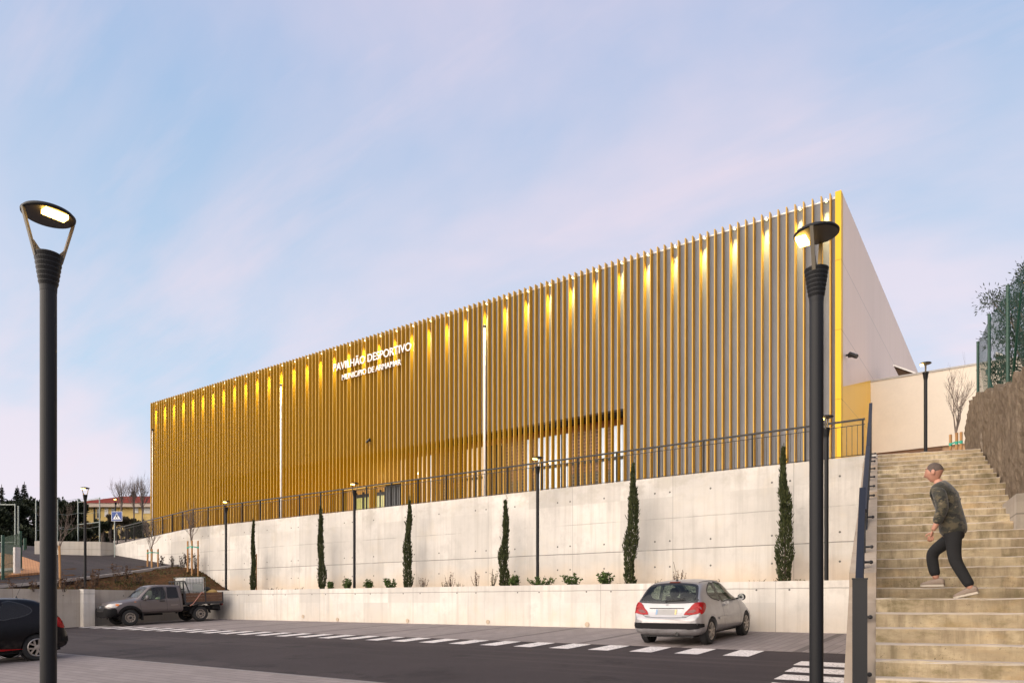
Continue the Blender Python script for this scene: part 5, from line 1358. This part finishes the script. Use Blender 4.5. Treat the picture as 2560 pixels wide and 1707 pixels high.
for s in (-1,1):
    for poly, nm, g_ in ((fd,'door_window',M_GLASS),(rq,'quarter_window',M_GLASSD)):
        d = MB(); decal(d, tree, poly, 'y', s, .004); p = d.build(nm, g_, tk, smooth=True, local=True)
        f = MB(); [decal(f, tree, line_poly([poly[i],poly[(i+1)%len(poly)]],.026),'y',s,.006,.2) for i in range(len(poly))]; f.build('surround', M_BLACK, p, local=True)
    d = MB()
    for ln in ([(2.46,1.58),(2.46,.60),(2.46,.52)],[(3.55,1.0),(3.50,.60),(3.45,.54)],[(1.93,1.1),(1.9,.75),(1.88,.52)],[(1.9,.53),(3.45,.53)]): decal(d, tree, line_poly(ln,.011),'y',s,.002,.06)
    d.build('door_seam', M_BLACK, tk, local=True)
    d = MB(); y = s*.845; d.box(2.55,2.75,y-.02,y+.03,.955,1.0); d.build('door_handle', M_BLACK, tk, local=True)
    d = MB(); d.ball((3.30,s*1.0,1.14), .14, 12, 8, sc=(.5,.95,.75)); d.bar((3.36,s*.80,1.07),(3.33,s*.93,1.09),.06,.05); d.build('wing_mirror', mat('grey_mirror', (.10,.095,.095), .4, var=0), tk, smooth=True, local=True)
    # wide black wheel-arch flare
    fl = MB(); pts_o, pts_i = [], []
    for k in range(19):
        a = math.pi*(-.06+1.12*k/18); pts_i.append((XF+.395*math.cos(a), wr+.395*math.sin(a))); pts_o.append((XF+.51*math.cos(a), wr+.50*math.sin(a)))
    decal(fl, tree, pts_o+pts_i[::-1], 'y', s, .035, .05)
    vs = []; fl2 = MB()
    for (x,z) in pts_i: vs += [(x,s*.70,z),(x,s*.895,z)]
    fl2.add(vs, [(2*i,2*i+1,2*i+3,2*i+2) for i in range(18)]); fl.add(fl2.v, fl2.f)
    fl.build('arch_flare', M_TRIM, tk, smooth=True, local=True)
    d = MB(); decal(d, tree, smooth_poly([(s*.40,.80),(s*.42,.87),(s*.60,.93),(s*.78,.945),(s*.80,.86),(s*.70,.80)],2),'x',1,.010,.04)
    decal(d, tree, smooth_poly([(4.32,.93),(4.5,.93),(4.66,.86),(4.70,.80),(4.55,.775),(4.42,.80)],2),'y',s,.010,.05); hl = d.build('headlight', M_CLEAR, tk, smooth=True, local=True)
    d = MB(); decal(d, tree, smooth_poly([(4.33,.90),(4.45,.91),(4.46,.84),(4.38,.83)],2),'y',s,.014,.05); d.build('indicator', M_ORANGE, hl, local=True)
    d = MB(); decal(d, tree, [(3.68,.965),(3.76,.965),(3.76,.985),(3.68,.985)],'y',s,.01,.1); d.build('side_repeater', M_ORANGE, tk, local=True)
    d = MB(); decal(d, tree, [(2.0,.775),(2.3,.775),(2.3,.79),(2.0,.79)],'y',s,.004,.1); d.build('door_badge', mat('faded_badge', (.30,.27,.25), .5, var=0), tk, local=True)
    d = MB(); d.box(3.44,3.47,s*.62,s*.88,.20,.50); d.build('mud_flap', M_BLACK, tk, local=True)
# bumper, grille
d = MB(); decal(d, tree, smooth_poly([(-.78,.40),(-.3,.37),(.3,.37),(.78,.40),(.84,.56),(.80,.72),(.46,.745),(.40,.62),(-.40,.62),(-.46,.745),(-.80,.72),(-.84,.56)],2),'x',1,.022,.05)
for s in (-1,1): decal(d, tree, [(4.40,.40),(4.72,.37),(4.80,.5),(4.78,.70),(4.52,.745),(4.45,.70)],'y',s,.02,.05)
d.build('front_bumper', M_TRIM, tk, smooth=True, local=True)
d = MB(); decal(d, tree, smooth_poly([(-.38,.64),(.38,.64),(.42,.76),(.38,.84),(-.38,.84),(-.42,.76)],2),'x',1,.012,.05); gr = d.build('grille', M_BLACK, tk, local=True)
d = MB(); decal(d, tree, line_poly([(-.40,.855),(-.2,.865),(.2,.865),(.40,.855)],.035),'x',1,.018,.05); d.build('grille_trim', M_CHROME, gr, local=True)
hx = tree.ray_cast(Vector((9,0,.765)), Vector((-1,0,0)))[0].x+.03
d = MB(); pts = [(hx-.01, .085*math.cos(a), .765+.065*math.sin(a)) for a in [2*math.pi*k/24 for k in range(25)]]; d.tube(pts, .010, 6, cap=False)
d.tube([(hx-.005,.075,.785),(hx,.03,.79),(hx,.0,.755),(hx,-.03,.79),(hx-.005,-.075,.785)], .010, 6); d.build('emblem', M_CHROME, gr, local=True)
d = MB(); d.box(hx-.02,hx+.012,-.24,.24,.50,.60); d.build('number_plate', mat('grey_blurred_plate', (.16,.155,.15), .5, var=.05), tk, local=True)
d = MB(); d.box(hx-.06,hx-.008,-.30,.30,.40,.48); d.build('lower_intake', M_CAB, tk, local=True)
seats(tk, [(2.62,.36),(2.62,-.36)], .4, .62, 1.45, (3.2,.37,1.12))
d = MB(); d.box(3.25,3.56,-.74,.74,.62,1.05); d.box(1.9,3.3,-.7,.7,.60,.66); d.build('dashboard', M_CAB, tk, local=True)
d = MB(); d.ball((2.66,.45,1.05), .13, 10, 6, sc=(1.2,.8,.7)); d.build('seat_cloth', mat('pale_green_cloth', (.45,.50,.32), .9), tk, local=True)
# chassis, bed
d = MB()
for s in (-1,1): d.box(.1,3.7,s*.40-.05,s*.40+.05,.50,.66)
d.box(.95,1.15,-.68,.68,.28,.40); d.box(3.8,4.1,-.66,.66,.26,.38); d.box(.02,.10,-.55,.55,.44,.62); d.box(2.2,3.1,-.75,-.45,.34,.5); d.box(.06,.40,.35,.55,.52,.70); d.build('chassis', M_CAB, tk, local=True)
M_PLANK = mat('bed_planks', (.105,.052,.028), .7, var=.3, vs=5, obj=True)
BF, BT = .86, 1.27
d = MB(); d.box(0,1.70,-.86,.86,BF-.10,BF-.0); d.build('bed_floor', mat('bed_black_steel', (.022,.022,.025), .5), tk, local=True)
for nm, (x0,x1,y0,y1) in (('side_board',(.03,1.66,.83,.86)),('side_board',(.03,1.66,-.86,-.83)),('tail_board',(0,.03,-.84,.84)),('head_board',(1.66,1.69,-.84,.84))):
    d = MB()
    for k in range(3): z0 = BF+.01+k*.135; d.box(x0,x1,y0,y1,z0,z0+.128)
    sb = d.build(nm, M_PLANK, tk, local=True)
    if nm == 'side_board':
        e = MB(); yy = (y0+y1)/2; w = .03
        for xx in (.0,.78,1.66): e.box(xx,xx+.05,yy-w,yy+w,BF-.1,BT+.01)
        e.box(0,1.70,yy-.02,yy+.025,BF-.06,BF+.005); e.build('bed_stake', mat('bed_black_steel', (.022,.022,.025), .5), sb, local=True)
d = MB()
for y in (-.80,-.5,-.2,.1,.4,.80): d.bar((1.72,y,.9),(1.72,y,1.80), .04,.04)
d.bar((1.72,-.82,1.80),(1.72,.82,1.80), .05,.05); d.bar((1.72,-.82,1.45),(1.72,.82,1.45), .04,.04); d.bar((1.66,.80,1.80),(1.45,.82,BT-.1), .045,.045); d.build('cab_guard', mat('bed_black_steel', (.022,.022,.025), .5), tk, local=True)
for s in (-1,1):
    d = MB(); vs = []; n = 16
    for k in range(n+1):
        a = math.pi*(.02+.96*k/n); x = XRr+.44*math.cos(a); z = wr+.42*math.sin(a); vs += [(x,s*.62,z),(x,s*.90,z)]
    d.add(vs, [(2*i,2*i+1,2*i+3,2*i+2) for i in range(n)]); 
    d.add([(p[0],s*.90,p[2]) for p in vs[1::2]]+[((p[0]-XRr)*.90+XRr,s*.90,(p[2]-wr)*.90+wr) for p in vs[1::2]], [(i,i+1,n+1+i+1,n+1+i) for i in range(n)])
    d.build('mudguard', M_TRIM, tk, local=True)
for x in (XF, XRr):
    for s in (-1,1): wheel(tk, x, s*.77, wr, .22, .20, 'steel', s, M_STEEL)
d = MB(); d.box(.0,.05,.55,.80,.66,.76); d.box(.0,.05,-.80,-.55,.66,.76); d.build('tail_light', M_REDD, tk, local=True)
TV, TU = 15.22, -30.93
tk.rotation_euler = (0, SL, R(-90)+R(-9)); 
fwd = Vector((math.cos(R(-99)), math.sin(R(-99))))
tk.location = (TU-fwd.x*XF+.0, TV-fwd.y*XF, 0); tk.location.z = ground(tk.location.y)+.01
TM = Matrix.Translation(tk.location) @ tk.rotation_euler.to_matrix().to_4x4()
def on_truck(o): o.location = tk.location; o.rotation_euler = tk.rotation_euler; return o
# load on the bed
ib = thing('tank_container', 'white plastic tank in a metal cage standing on the pickup bed', 'tank'); on_truck(ib)
z0, z1 = BF+.01, 1.98; x0, x1 = .66, 1.60; yy = .55
d = MB(); d.box(x0+.03,x1-.03,-yy+.03,yy-.03,z0+.12,z1-.03)
me_b = d
bm = bmesh.new(); me = bpy.data.meshes.new('tank'); me.from_pydata(d.v, [], d.f); bm.from_mesh(me); bmesh.ops.recalc_face_normals(bm, faces=bm.faces[:]); bmesh.ops.bevel(bm, geom=bm.edges[:], offset=.07, segments=3, affect='EDGES', profile=.5); bm.to_mesh(me); bm.free()
me.materials.append(mat('white_plastic', (.68,.66,.63), .5, var=.05, vs=4, obj=True)); link('tank', me, ib)
d = MB()
for k in range(8):
    x = lerp(x0,x1,k/7)
    for y in (-yy,yy): d.bar((x,y,z0+.1),(x,y,z1), .016,.016)
for k in range(8):
    y = lerp(-yy,yy,k/7)
    for x in (x0,x1): d.bar((x,y,z0+.1),(x,y,z1), .016,.016)
for z in (z0+.14, z0+.50, z0+.85, z1-.02):
    for y in (-yy,yy): d.bar((x0,y,z),(x1,y,z), .018,.018)
    for x in (x0,x1): d.bar((x,-yy,z),(x,yy,z), .018,.018)
d.build('cage', M_GALV, ib, local=True)
d = MB(); d.box(x0+.16,x0+.58,yy+.008,yy+.02,z0+.44,z0+.80); d.build('label_plate', mat('grey_label_plate', (.30,.32,.30), .5, var=.08), ib, local=True)
d = MB(); d.box(x0,x1,-yy,yy,z0,z0+.10); d.build('pallet', mat('bed_black_steel', (.022,.022,.025), .5), ib, local=True)
sk = MB(); sk.ball((.34,.45,BF+.36), .24, 14, 9, sc=(1.15,1,.75)); sk.ball((.30,.05,BF+.33), .24, 12, 8, sc=(1,1.1,.8)); o = sk.build('sack', mat('yellow_sacking', (.34,.22,.07), .9, var=.25, vs=9, bump=.4, bs=30), None, smooth=True); on_truck(o); tag(o, 'full yellow-brown sacks lying at the tail of the pickup bed', 'sack')
sk = MB(); sk.ball((.52,.38,BF+.55), .15, 12, 8, sc=(1,1,.8)); o = sk.build('bundle', mat('black_bundle', (.02,.02,.02), .9, var=.3, vs=9), None, smooth=True); on_truck(o); tag(o, 'dark bundle between the white tank and the sacks on the pickup', 'bundle')
sk = MB(); sk.tube([(.98,.90,BT+.02),(1.15,.905,BT-.20),(1.38,.905,BT-.48),(1.52,.90,BT-.56)], .022, 8); sk.tube([(.98,.90,BT+.02),(.93,.90,BT+.0),(.90,.895,BT-.06)], .02, 8); o = sk.build('load_strap', mat('faded_red_strap', (.34,.16,.12), .8), None); on_truck(o); tag(o, 'faded reddish strap hanging down the side of the pickup bed', 'strap')
# ------------------------------------------------------------------ person on the stairs
def skin_mesh(name, nodes, edges, m, parent, sub=2, root=0):
    me = bpy.data.meshes.new(name); me.from_pydata([n[0] for n in nodes], edges, [])
    o = bpy.data.objects.new(name, me); COL.objects.link(o)
    md = o.modifiers.new('s', 'SKIN'); md.use_smooth_shade = True
    sv = me.skin_vertices[0].data
    for i, n in enumerate(nodes):
        r = n[1]; sv[i].radius = r if isinstance(r, tuple) else (r, r); sv[i].use_root = (i == root)
    s = o.modifiers.new('ss', 'SUBSURF'); s.levels = sub; s.render_levels = sub
    bpy.context.view_layer.update()
    new = bpy.data.meshes.new_from_object(o.evaluated_get(bpy.context.evaluated_depsgraph_get()))
    bpy.data.objects.remove(o); new.materials.clear(); new.materials.append(m)
    new.polygons.foreach_set('use_smooth', [True]*len(new.polygons)); return new
def camo():
    g = NG('camouflage_cloth'); p = g.objc(); n = g.noise(g.scale(p,(7,7,12)), 1.0, 3, .6); n2 = g.noise(g.scale(p,(9,9,15),(3,1,2)), 1.0, 3, .6)
    c = g.mix(g.ramp(n,.48,.53), (.030,.029,.021), (.075,.062,.036)); c = g.mix(g.ramp(n2,.55,.60), c, (.012,.012,.010)); c = g.mix(g.ramp(g.noise(g.scale(p,(8,8,14),(9,4,2)),1.0,3),.60,.64), c, (.13,.105,.065))
    g.set(col=c, rough=.9, sheen=.2); g.bump(g.noise(p, 30, 4), .4, .01); return g.mat
M_SKIN = mat('skin', (.44,.22,.15), .55, var=.06, vs=12, obj=True)
M_TROUS = mat('black_trousers', (.010,.010,.011), .9, var=.2, vs=9, bump=.3, bs=25, obj=True)
M_SHOE = mat('beige_shoe_fabric', (.26,.20,.155), .8, var=.12, vs=20, obj=True); M_SOLE = mat('pale_sole', (.50,.44,.36), .7, var=.08, obj=True)
M_HAIR = mat('short_grey_brown_hair', (.085,.062,.05), .85, var=.3, vs=30, obj=True)
k1, k2 = steps[1+7], steps[2+7]
Yb = k1[1]
def px_on(x, Y): return (x-CX)/F*Y
YF = k2[1]-.34*1.15                                # nose depth falls along the tread
bx_, by_ = c2w(px_on(2388, YF-.45), YF-.45)
per = thing('person', 'person in a camouflage jacket and black trousers climbing the stairs, hand by the thigh', 'person', (bx_, by_, k1[0]+.003))
hx_, hy_ = c2w(-.70, .72); per.rotation_euler = (0,0,math.atan2(hy_, hx_))
DZ = k2[0]-k1[0]                                   # step up to the front foot
N = [((.02,0,.95),(.155,.115)),                    # 0 pelvis
     ((.05,0,1.12),(.150,.105)), ((.09,0,1.32),(.12,.08)), ((.115,0,1.44),(.06,.05)), ((.135,0,1.53),(.058,.060)), ((.155,0,1.60),(.055,.06)),
     ((.03,-.10,.86),(.090,.085)), ((.31,-.11,.62),(.066,.062)), ((.29,-.11,.40),(.052,.052)), ((.245,-.11,.15+DZ*.62),(.042,.042)),   # right (leading) leg
     ((.0,.10,.86),(.090,.085)), ((-.02,.11,.50),(.062,.060)), ((-.12,.11,.30),(.050,.050)), ((-.215,.11,.10),(.040,.040)),           # left (trailing) leg
     ((.105,.18,1.41),(.045,.045)), ((.06,.255,1.16),(.047,.047)), ((.16,.265,.945),(.036,.036)),
     ((.10,-.17,1.40),(.035,.035)), ((.04,-.26,1.18),(.047,.047)), ((.12,-.29,.96),(.036,.036)),
     ((.195,.262,.885),(.030,.022)), ((.145,-.295,.90),(.030,.022))]
E = [(0,1),(1,2),(2,3),(3,4),(4,5),(0,6),(6,7),(7,8),(8,9),(0,10),(10,11),(11,12),(12,13),(3,14),(14,15),(15,16),(3,17),(17,18),(18,19),(16,20),(19,21)]
N = [((p[0]+.10*max(0,p[2]-1.0),p[1],p[2]),r) for p,r in N]
body = skin_mesh('body', N, E, M_SKIN, per)
bm = bmesh.new(); bm.from_mesh(body)
# head: a shaped sphere with brow, nose, mouth, chin and ears
hd = MB(); n, m = 28, 20; C = Vector((.245,0,1.69)); tilt = Matrix.Rotation(R(12), 3, 'Y')
for j in range(m+1):
    t = math.pi*j/m
    for k in range(n):
        p = 2*math.pi*k/n; x, y, z = math.sin(t)*math.cos(p), math.sin(t)*math.sin(p), -math.cos(t)
        X, Y_, Z = x*.104, y*.082, z*.130
        if z < -.1: X *= 1-.22*(-z); Y_ *= 1-.38*(-z); X += .018*(-z)
        if x < -.2 and z > -.3: X *= 1.06
        fx = max(0, x); g = lambda a, w: math.exp(-(a/w)**2)
        X += fx*(.034*g(y,.16)*g(z+.12,.16)+.010*g(y,.12)*g(z-.12,.2))          # nose
        X -= fx*.012*(g(y-.38,.16)+g(y+.38,.16))*g(z-.10,.12)                     # eye sockets
        X += fx*.008*g(z-.30,.14)*g(y,.6)                                          # brow
        X += fx*.007*g(y,.24)*(g(z+.44,.05)+g(z+.56,.06))-fx*.006*g(y,.26)*g(z+.50,.03)   # lips
        X += fx*.012*g(y,.3)*g(z+.82,.14)                                          # chin
        hd.v.append(tuple(C+tilt@Vector((X,Y_,Z))))
hd.f = [(j*n+k, j*n+(k+1)%n, (j+1)*n+(k+1)%n, (j+1)*n+k) for j in range(m) for k in range(n)]; hd.m = [0]*len(hd.f)
for s in (-1,1): hd.ball(tuple(C+tilt@Vector((-.005,s*.085,-.005))), .034, 10, 7, sc=(.75,.3,1.05))
def hand(base, fwd_, side, up_):
    """palm plus four unequal curled fingers and a thumb"""
    base, fwd_, side, up_ = map(Vector, (base, fwd_, side, up_)); fwd_.normalize(); side.normalize(); up_.normalize()
    nodes = [(tuple(base),(.026,.018)), (tuple(base+fwd_*.045),(.034,.016)), (tuple(base+fwd_*.085),(.036,.014))]; ed = [(0,1),(1,2)]
    me = skin_mesh('h', nodes, ed, M_SKIN, None, 2); out = [me]
    for i, L in enumerate((.070,.080,.074,.058)):
        o = base+fwd_*.085+side*(.027-.018*i); a = o+fwd_*L*.45+up_*.004; c = a+(fwd_*.75+up_*.65).normalized()*L*.32; e = c+(fwd_*.25+up_).normalized()*L*.26
        out.append(skin_mesh('h', [(tuple(o-fwd_*.015),.010),(tuple(a),.009),(tuple(c),.0085),(tuple(e),.007)], [(0,1),(1,2),(2,3)], M_SKIN, None, 2))
    o = base+fwd_*.03+side*.03; a = o+(fwd_*.6+side*.7).normalized()*.04; c = a+(fwd_+side*.1+up_*.3).normalized()*.035
    out.append(skin_mesh('h', [(tuple(o-side*.012),.013),(tuple(a),.010),(tuple(c),.008)], [(0,1),(1,2)], M_SKIN, None, 2)); return out
parts = hand((.195,.262,.885),(.25,-.03,-1),(.9,.2,.1),(-.1,-1,.0))+hand((.145,-.295,.90),(.2,-.02,-1),(.9,-.2,.1),(-.1,1,0))
tmp = bpy.data.meshes.new('hd'); tmp.from_pydata(hd.v, [], hd.f)
for q in [tmp]+parts: bm.from_mesh(q)
for fce in bm.faces: fce.smooth = True; fce.material_index = 0
bm.to_mesh(body); bm.free(); link('body', body, per)
def lean_(L): return [((p[0]+.10*max(0,p[2]-1.0),p[1],p[2]),r) for p,r in L]
def inflate(idx, add): return [(N[i][0], tuple(r+add for r in N[i][1])) for i in idx]
# jacket
J = [((.012,0,.80),(0.220,0.174)),((.025,0,.95),(0.226,0.174)),((.05,0,1.16),(0.209,0.157)),((.075,0,1.30),(0.215,0.165)),((.090,0,1.43),(0.195,0.155)),((.135,0,1.525),(0.094,0.092)),
     ((.10,.205,1.43),(0.094,0.095)),((.055,.265,1.17),(0.079,0.081)),((.155,.27,.96),(0.062,0.063)),((.105,-.19,1.425),(.105,.105)),((.035,-.27,1.19),(0.079,0.081)),((.115,-.295,.975),(0.062,0.063))]
link('jacket', skin_mesh('jacket', lean_(J), [(0,1),(1,2),(2,3),(3,4),(4,5),(4,6),(6,7),(7,8),(4,9),(9,10),(10,11)], camo(), per), per)
T = [((.02,0,.92),(.135,.115)),((.03,-.095,.83),(.108,.105)),((.31,-.11,.62),(.086,.082)),((.285,-.11,.40),(.074,.072)),((.25,-.11,.22+DZ*.4),(.070,.068)),
     ((.0,.095,.83),(.108,.105)),((-.02,.11,.50),(.084,.080)),((-.12,.11,.30),(.074,.070)),((-.205,.11,.14),(.066,.064))]
link('trousers', skin_mesh('trousers', T, [(0,1),(1,2),(2,3),(3,4),(0,5),(5,6),(6,7),(7,8)], M_TROUS, per), per)
def shoe(x, y, z, pitch):
    M_ = Matrix.Translation((x,y,z)) @ Matrix.Rotation(pitch, 4, 'Y')
    prof = [(-.10,.030,.075),(-.07,.037,.10),(-.02,.040,.105),(.04,.043,.085),(.10,.046,.062),(.155,.040,.045),(.185,.022,.030)]
    b = MB(); nn = 12; vs = []
    for px_, w, h in prof:
        for k in range(nn):
            a = 2*math.pi*k/nn; yy = w*math.cos(a); zz = max(.016, .016+h*max(0,math.sin(a))**.8) if math.sin(a) > 0 else .016
            vs.append(tuple((M_ @ Vector((px_,yy,zz)))))
    b.add(vs, [(i*nn+k,i*nn+(k+1)%nn,(i+1)*nn+(k+1)%nn,(i+1)*nn+k) for i in range(len(prof)-1) for k in range(nn)]+[tuple(range(nn))[::-1], tuple(range((len(prof)-1)*nn,len(prof)*nn))])
    o = b.build('shoe', M_SHOE, per, smooth=True, local=True)
    b = MB(); P_ = [(px_, w+.004) for px_, w, h in prof]; pl = [(a,c) for a,c in P_]+[(a,-c) for a,c in P_[::-1]]
    n_ = len(pl); b.add([tuple(M_@Vector((a,c,0))) for a,c in pl]+[tuple(M_@Vector((a,c,.026))) for a,c in pl], [tuple(range(n_))[::-1], tuple(range(n_,2*n_))]+[(i,(i+1)%n_,n_+(i+1)%n_,n_+i) for i in range(n_)]); b.build('sole', M_SOLE, o, local=True)
shoe(.255,-.11,DZ,0); shoe(-.195,.11,.035,R(14))
# hair cap
hb = MB(); vs = []; n, m = 24, 10
for j in range(m+1):
    t = math.pi*.50*j/m
    for k in range(n):
        p = 2*math.pi*k/n; x, y, z = math.sin(t)*math.cos(p), math.sin(t)*math.sin(p), math.cos(t)
        if x > .30: z = max(z, .30+.5*(x-.30)); 
        X, Y_, Z = x*(.1055 if x > 0 else .1125), y*.0845, z*.1335
        vs.append(tuple(C+tilt@Vector((X-.004,Y_,Z))))
hb.add(vs, [(j*n+k, (j+1)*n+k, (j+1)*n+(k+1)%n, j*n+(k+1)%n) for j in range(m) for k in range(n)]); hb.build('hair', M_HAIR, per, smooth=True, local=True)
# ------------------------------------------------------------------ lift everything so that the camera height is EYE, light, sky, camera
for o in list(SC.objects):
    if o.parent is None: o.location.z += EYE
SUN_AZ = Vector((-.35,-.94,0)).normalized(); SUN_EL = R(SUN_ELEV)
sd = Vector((SUN_AZ.x*math.cos(SUN_EL), SUN_AZ.y*math.cos(SUN_EL), math.sin(SUN_EL)))
s = bpy.data.lights.new('sun', 'SUN'); s.energy = SUN_E; s.angle = R(SUN_ANG); s.color = SUN_COL
so = link('sun', s); so.rotation_euler = (-sd).to_track_quat('-Z','Y').to_euler(); so.location = (0,-10,30)
w = bpy.data.worlds.new('World'); SC.world = w; w.use_nodes = True; t = w.node_tree; t.nodes.clear()
class WG(NG):
    def __init__(s, t): s.t = t
g = WG(t)
out = g.n('ShaderNodeOutputWorld'); bg = g.n('ShaderNodeBackground'); t.links.new(bg.outputs[0], out.inputs[0])
sky = g.n('ShaderNodeTexSky'); sky.sky_type = 'NISHITA'; sky.sun_disc = False; sky.sun_elevation = R(4); sky.sun_rotation = math.atan2(sd.x, sd.y)
d = g.n('ShaderNodeTexCoord').outputs['Generated']; dx, dy, dz = g.sep(d)
zc = g.math('MAXIMUM', dz, 0.0)
# pastel dusk gradient by elevation
def ramp_c(f, stops):
    x = g.n('ShaderNodeValToRGB'); e = x.color_ramp.elements
    while len(e) < len(stops): e.new(.5)
    for i, (p, c) in enumerate(stops): e[i].position = p; e[i].color = (*c, 1)
    g.put(x.inputs[0], f); return x.outputs[0]
def s2l(r, g_, b_): return tuple(((c/255+.055)/1.055)**2.4 for c in (r,g_,b_))
blue = ramp_c(zc, [(0,s2l(222,214,226)),(.10,s2l(208,217,233)),(.28,s2l(184,205,228)),(.5,s2l(165,189,219)),(.72,s2l(140,170,212)),(1,s2l(120,150,195))])
pink = ramp_c(zc, [(0,s2l(240,222,224)),(.12,s2l(226,218,230)),(.35,s2l(216,211,226)),(.7,s2l(198,194,216)),(1,s2l(180,178,206))])
k = g.math('DIVIDE', 1.0, g.math('ADD', zc, .22))
cb = g.n('ShaderNodeCombineXYZ'); g.put(cb.inputs[0], g.math('MULTIPLY', dx, k)); g.put(cb.inputs[1], g.math('MULTIPLY', dy, k))
pm = g.scale(cb.outputs[0], (.75,1.05,1), CLOUD_OFF, (0,0,R(62)))
warp = g.n('ShaderNodeTexNoise'); g.put(warp.inputs['Vector'], pm); warp.inputs['Scale'].default_value = .7; warp.inputs['Detail'].default_value = 2
vm = g.n('ShaderNodeVectorMath', operation='MULTIPLY_ADD'); g.put(vm.inputs[0], warp.outputs['Color']); vm.inputs[1].default_value = (.9,.9,0); g.put(vm.inputs[2], pm)
n1 = g.noise(vm.outputs[0], 1.0, 4, .5); n2 = g.noise(vm.outputs[0], 3.6, 5, .6)
f = g.math('ADD', g.math('MULTIPLY', n1, .84), g.math('MULTIPLY', n2, .16))
cl = g.ramp(f, .41, .58)
c = g.mix(cl, blue, pink)
wisp = g.math('MULTIPLY', g.ramp(g.noise(g.scale(cb.outputs[0], (.5,2.6,1), (4,2,0), (0,0,R(48))), 1.6, 6, .6), .52, .72), .32)
c = g.mix(wisp, c, s2l(238,214,222))
# a little of the physical sky so that the glow side is warmer
ns = g.n('ShaderNodeVectorMath', operation='SCALE'); g.put(ns.inputs[0], sky.outputs[0]); ns.inputs['Scale'].default_value = .12
c = g.mix(.10, c, ns.outputs[0])
# after-glow behind the camera
dp = g.n('ShaderNodeVectorMath', operation='DOT_PRODUCT'); g.put(dp.inputs[0], d); dp.inputs[1].default_value = tuple(SUN_AZ*math.cos(R(10))+Vector((0,0,math.sin(R(10)))))
gl = g.math('POWER', g.math('MAXIMUM', dp.outputs['Value'], 0), 3.0)
c = g.mix(g.math('MULTIPLY', gl, 1.0), c, tuple(x*GLOW for x in (1.15,.95,.75)), 'ADD')
c = g.mix(g.math('LESS_THAN', dz, -.002), c, (.10,.09,.085))
g.put(bg.inputs[0], c); bg.inputs[1].default_value = SKY_S
cam = bpy.data.cameras.new('camera'); co = link('camera', cam); SC.camera = co
co.location = (0,0,EYE); co.rotation_euler = (R(90),0,R(35.22))
cam.sensor_width = 36; cam.sensor_fit = 'HORIZONTAL'; cam.lens = F/2560*36; cam.shift_x = 0; cam.shift_y = (HY-853.5)/2560
cam.clip_end = 3000; cam.clip_start = .05
vs = SC.view_settings; vs.view_transform = 'Standard'; vs.look = 'None'; vs.exposure = EXPO; vs.gamma = 1; vs.use_curve_mapping = False
SC.cycles.max_bounces = 8; SC.cycles.transparent_max_bounces = 16; SC.cycles.sample_clamp_indirect = 6
